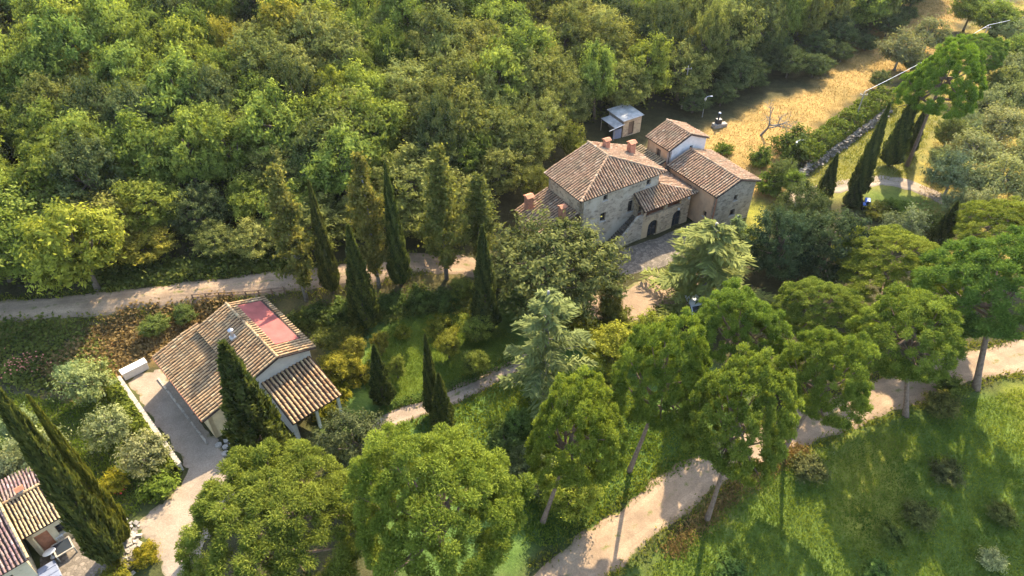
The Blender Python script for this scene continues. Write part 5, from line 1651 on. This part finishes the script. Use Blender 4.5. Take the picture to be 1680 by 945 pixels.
def road_fence():
    a = G(318, 493); b = G(468, 481)
    n = 7
    e = empty('roadside_fence', tuple(a)); tag(e, 'low brown wooden rail fence on the near side of the upper road', 'fence')
    P = [a + (b - a) * i / n for i in range(n + 1)]
    for p in P: p[2] = float(hz(p[0], p[1]))
    for p in P:
        q = p - a
        MB().tube([(q[0], q[1], q[2] - .4), (q[0], q[1], q[2] + .85)], .07, 7).build('post', MATS['brown_wood'], e)
    for i in range(n):
        for z in (.42, .78):
            q, r_ = P[i] - a, P[i + 1] - a
            MB().tube([(q[0], q[1], q[2] + z), (r_[0], r_[1], r_[2] + z)], .055, 6).build('rail', MATS['brown_wood'], e)
road_fence()

def pole(bx, by, ty, label, lamp=False, name='utility_pole', r=.11, mat='grey_wood'):
    x, y, h = base_top(bx, by, ty)
    e = empty(name, (x, y, float(hz(x, y)))); tag(e, label, 'lamp post' if lamp else 'pole')
    MB().tube([(0, 0, -.5), (0, 0, h)], [r * 1.15, r * .75], 8).build('shaft', MATS[mat], e)
    if lamp:
        MB().tube([(0, 0, h - .05), (.35, .15, h + .1), (.85, .35, h + .08)], .05, 6).build('arm', MATS[mat], e)
        MB().box(.65, 1.05, .22, .42, h + .0, h + .1).build('lamp_head', MATS['white_paint'], e, bevel=.03)
        MB().box(-.15, .15, -.06, .06, h - .4, h - .1).build('bracket', MATS[mat], e)
    else:
        box_part('crossarm', MATS[mat], e, -.55, .55, -.05, .05, h - .35, h - .25)
        for sx in (-.45, 0, .45):
            MB().lathe([(.03, 0), (.06, .05), (.03, .09), (.05, .14), (.02, .18)], (sx, 0, h - .25 if sx else h), 8).build('insulator', MATS['white_paint'], e)
    return np.array([x, y, float(hz(x, y)) + h])
pole(1118, 178, 110, 'tall pale wooden pole at the wood edge behind the tower')
pole(1152, 192, 160, 'short pale street lamp with side arm beside the tower roof', True, 'street_lamp', .05, 'metal_grey')
pole(1298, 268, 232, 'thin pale post beside the bushes left of the rubble wall', True, 'street_lamp', .04, 'metal_grey')
t1 = pole(1400, 205, 152, 'wooden power pole standing in the thick hedge')
t2 = pole(1600, 92, 43, 'wooden power pole behind the bright green pine')
t3 = pole(1760, 40, 0, 'wooden power pole beyond the right edge')
def cable(a, b, label, sag=.5):
    mid = [(a * (1 - t) + b * t - np.array([0, 0, 4 * sag * t * (1 - t)])) for t in np.linspace(0, 1, 14)]
    e = MB().tube([m - a for m in mid], .03, 5).build('power_cable', MATS['cable'], None)
    e.location = tuple(a); tag(e, label, 'cable', 'power cables')
cable(t1 + np.array([0, 0, .18]), t2 + np.array([0, 0, .18]), 'overhead power cable crossing in front of the bright green pine', .3)
cable(t2 + np.array([0, 0, .18]), t3 + np.array([0, 0, .18]), 'overhead power cable leaving the picture at the top right', .3)

def car(x, y, rz, body_mat, label):
    e = empty('parked_car', (x, y, float(hz(x, y)) + .05), rz); tag(e, label, 'car')
    prof = [(-2.0, .35), (2.0, .35), (2.05, .62), (1.95, .82), (1.1, .95), (.45, 1.42), (-1.2, 1.46), (-1.85, .98), (-2.05, .9), (-2.08, .6)]
    mb = MB(); n = len(prof)
    def ring(yy, k): return [(px, yy * (1 - max(0, pz - .95) * .35), pz) for px, pz in prof]
    L_, R_ = ring(-.85, 0), ring(.85, 0)
    mb.add(L_ + R_, [tuple(range(n))[::-1], tuple(range(n, 2 * n))] + [(i, (i + 1) % n, (i + 1) % n + n, i + n) for i in range(n)])
    b = mb.build('body', MATS[body_mat], e, bevel=.05)
    def glass(p):
        m = MB(); m.add(p, [tuple(range(len(p)))]); return m.build('window', MATS['glass_dark'], b)
    glass([(1.02, -.72, 1.015), (1.02, .72, 1.015), (.5, .66, 1.405), (.5, -.66, 1.405)])
    glass([(-1.8, -.72, 1.045), (-1.27, -.66, 1.435), (-1.27, .66, 1.435), (-1.8, .72, 1.045)])
    for s in (-1, 1):
        glass([(.95, s * .858, .98), (.42, s * .72, 1.38), (-1.15, s * .72, 1.4), (-1.7, s * .848, 1.0)])
        for wx in (-1.3, 1.3):
            w = MB()
            for k in range(1): pass
            ring_ = [(wx + .33 * math.cos(t), .33 + .33 * math.sin(t)) for t in np.linspace(0, 2 * math.pi, 17)[:-1]]
            y0, y1 = s * .68, s * .88
            w.add([(a, y0, c) for a, c in ring_] + [(a, y1, c) for a, c in ring_], [tuple(range(16)), tuple(range(16, 32))] + [(i, (i + 1) % 16, (i + 1) % 16 + 16, i + 16) for i in range(16)])
            ww = w.build('wheel', MATS['rubber'], e)
            rm = MB(); r2 = [(wx + .2 * math.cos(t), .33 + .2 * math.sin(t)) for t in np.linspace(0, 2 * math.pi, 13)[:-1]]
            rm.add([(a, s * .89, c) for a, c in r2], [tuple(range(12))]); rm.build('rim', MATS['metal_grey'], ww)
        hl = MB().box(1.93, 2.04, s * .6 - .18, s * .6 + .18, .62, .76); hl.build('headlight', MATS['white_paint'], e)
        tl = MB().box(-2.09, -2.0, s * .6 - .16, s * .6 + .16, .66, .84); tl.build('tail_light', MATS['petal_red'], e)
g = G(1132, 506); car(g[0], g[1], R(105), 'car_white', 'white car half hidden under the cedar at the gravel yard')
g = G(822, 470); car(g[0], g[1], R(20), 'car_dark', 'dark car parked in the shade of the big oak')

def tractor():
    g = G(1420, 342)
    e = empty('garden_tractor', (g[0], g[1], g[2] + .02), R(70)); tag(e, 'small bright blue garden tractor beside the cypress near the east path', 'tractor')
    box_part('body', MATS['paint_blue'], e, -.1, 1.0, -.3, .3, .4, .95, bevel=.06)
    box_part('fender', MATS['paint_blue'], e, -.75, -.1, -.55, .55, .75, .85, bevel=.04)
    box_part('seat', MATS['rubber'], e, -.6, -.2, -.22, .22, .85, .98, bevel=.04)
    box_part('backrest', MATS['rubber'], e, -.68, -.6, -.22, .22, .9, 1.35, bevel=.03)
    MB().tube([(-.05, 0, .9), (-.2, 0, 1.25)], .03, 6).build('steering_column', MATS['metal_dark'], e)
    for (x, s, r_, w_) in ((-.45, 1, .42, .2), (-.45, -1, .42, .2), (.75, 1, .28, .14), (.75, -1, .28, .14)):
        m = MB(); ys = (s * .36, s * (.36 + w_))
        ring_ = [(x + r_ * math.cos(t), r_ + r_ * math.sin(t)) for t in np.linspace(0, 2 * math.pi, 15)[:-1]]
        m.add([(a, ys[0], c) for a, c in ring_] + [(a, ys[1], c) for a, c in ring_], [tuple(range(14)), tuple(range(14, 28))] + [(i, (i + 1) % 14, (i + 1) % 14 + 14, i + 14) for i in range(14)])
        m.build('wheel', MATS['rubber'], e)
tractor()

def stove():
    g = G(1177, 208)
    e = empty('outdoor_stove', (g[0], g[1], g[2]), R(20)); tag(e, 'black upright stove with pale stone base in the dry grass behind the tower', 'stove')
    box_part('base', MATS['white_stone'], e, -.75, .75, -.5, .5, -.2, .55, bevel=.04)
    box_part('firebox', MATS['metal_dark'], e, -.4, .4, -.35, .35, .55, 1.25, bevel=.05)
    MB().tube([(0, .1, 1.2), (0, .1, 2.1)], .12, 8).build('pipe', MATS['metal_dark'], e)
    MB().lathe([(.05, 0), (.22, .02), (.05, .16)], (0, .1, 2.1), 10).build('cap', MATS['metal_grey'], e)
    box_part('shelf', MATS['white_stone'], e, .76, 1.4, -.4, .4, -.2, .45, bevel=.04)
stove()

def flowers(px, py, mat, lab, n=40, spread=.35, h=.35):
    g = G(px, py); rg = np.random.default_rng(px)
    e = empty('flowering_plant', tuple(g)); tag(e, lab, 'plant')
    mb = MB()
    C = rg.normal(0, spread, (n * 5, 3)) * np.array([1, 1, .3]) + np.array([0, 0, h * .6])
    N = unit(rdir(len(C), rg) + np.array([0, 0, .6]))
    o = link('leaves', leaf_mesh('plant_leaves', C, N, .18, .1, rg.random(len(C)), 'leaf_shrub', rg=rg), e)
    C = rg.normal(0, spread, (n, 3)) * np.array([1, 1, .25]) + np.array([0, 0, h])
    N = unit(rdir(n, rg) + np.array([0, 0, 1.0]))
    me = leaf_mesh('petals', C, N, .2, .18, rg.random(n), 'petal_red', rg=rg); me.materials.clear(); me.materials.append(MATS[mat])
    link('blossoms', me, e)
flowers(201, 803, 'petal_red', 'red flowers at the edge of the grove near the yellow bush')
flowers(42, 603, 'petal_orange', 'orange pink flowering clump on the shaded bank at the left', 110, .8, .5)

def bare_tree(px, py, ty, rpx, label, seed, mat='bark_grey', name='bare_tree'):
    x, y, h = base_top(px, py, ty)
    rg = np.random.default_rng(seed)
    e = empty(name, (x, y, float(hz(x, y)) - .05)); tag(e, label, 'tree')
    mb = MB(); tw = MB()
    def grow(p, d, L, r, lev):
        pts = [p]; q = p.copy(); dd = d.copy()
        for i in range(3):
            dd = unit(dd + rg.normal(0, .16, 3)); q = q + dd * L / 3; pts.append(q.copy())
        (mb if lev < 2 else tw).tube(pts, [r, r * .85, r * .7, r * .5], 6 if lev < 2 else 4, cap=False)
        if lev < 4:
            for k in range(3 if lev else 4):
                nd = unit(dd * .6 + rg.normal(0, .62, 3) + np.array([0, 0, .1]))
                grow(pts[rg.integers(2, 4)], nd, L * rg.uniform(.6, .85), r * .55, lev + 1)
    grow(np.array([0, 0, 0.]), np.array([.05, 0, 1.]), h * .38, .022 * h + .06, 0)
    mb.build('trunk', MATS[mat], e, True); kind(tw.build('twigs', MATS[mat], e), 'stuff')
bare_tree(1248, 222, 150, 40, 'bare leafless tree in the dry meadow behind the annex', 3, 'bark_grey')
x, y, rr = crown_at(1630, 915, .7, 22)
tree('shrub', x, y, rr, 1.3, 'pale whitish flowering bush in the lower right corner', 'shrub', tint=(2.3, 2.1, 4.0))

# ------------------------------------------------------------------ air
def haze():
    o = MB().box(-5200, 5200, -5200, 5200, -9, 66).build('haze', None)
    t = NT('haze'); v = t.n('ShaderNodeVolumePrincipled')
    v.inputs['Color'].default_value = (.86, .9, .95, 1)
    v.inputs['Density'].default_value = HAZE
    v.inputs['Anisotropy'].default_value = .3
    t.l(v.outputs[0], t.out.inputs['Volume'])
    o.data.materials.append(t.m)
    kind(o, 'stuff'); tag(o, 'thin warm haze in the air over the whole valley', 'haze')
haze()
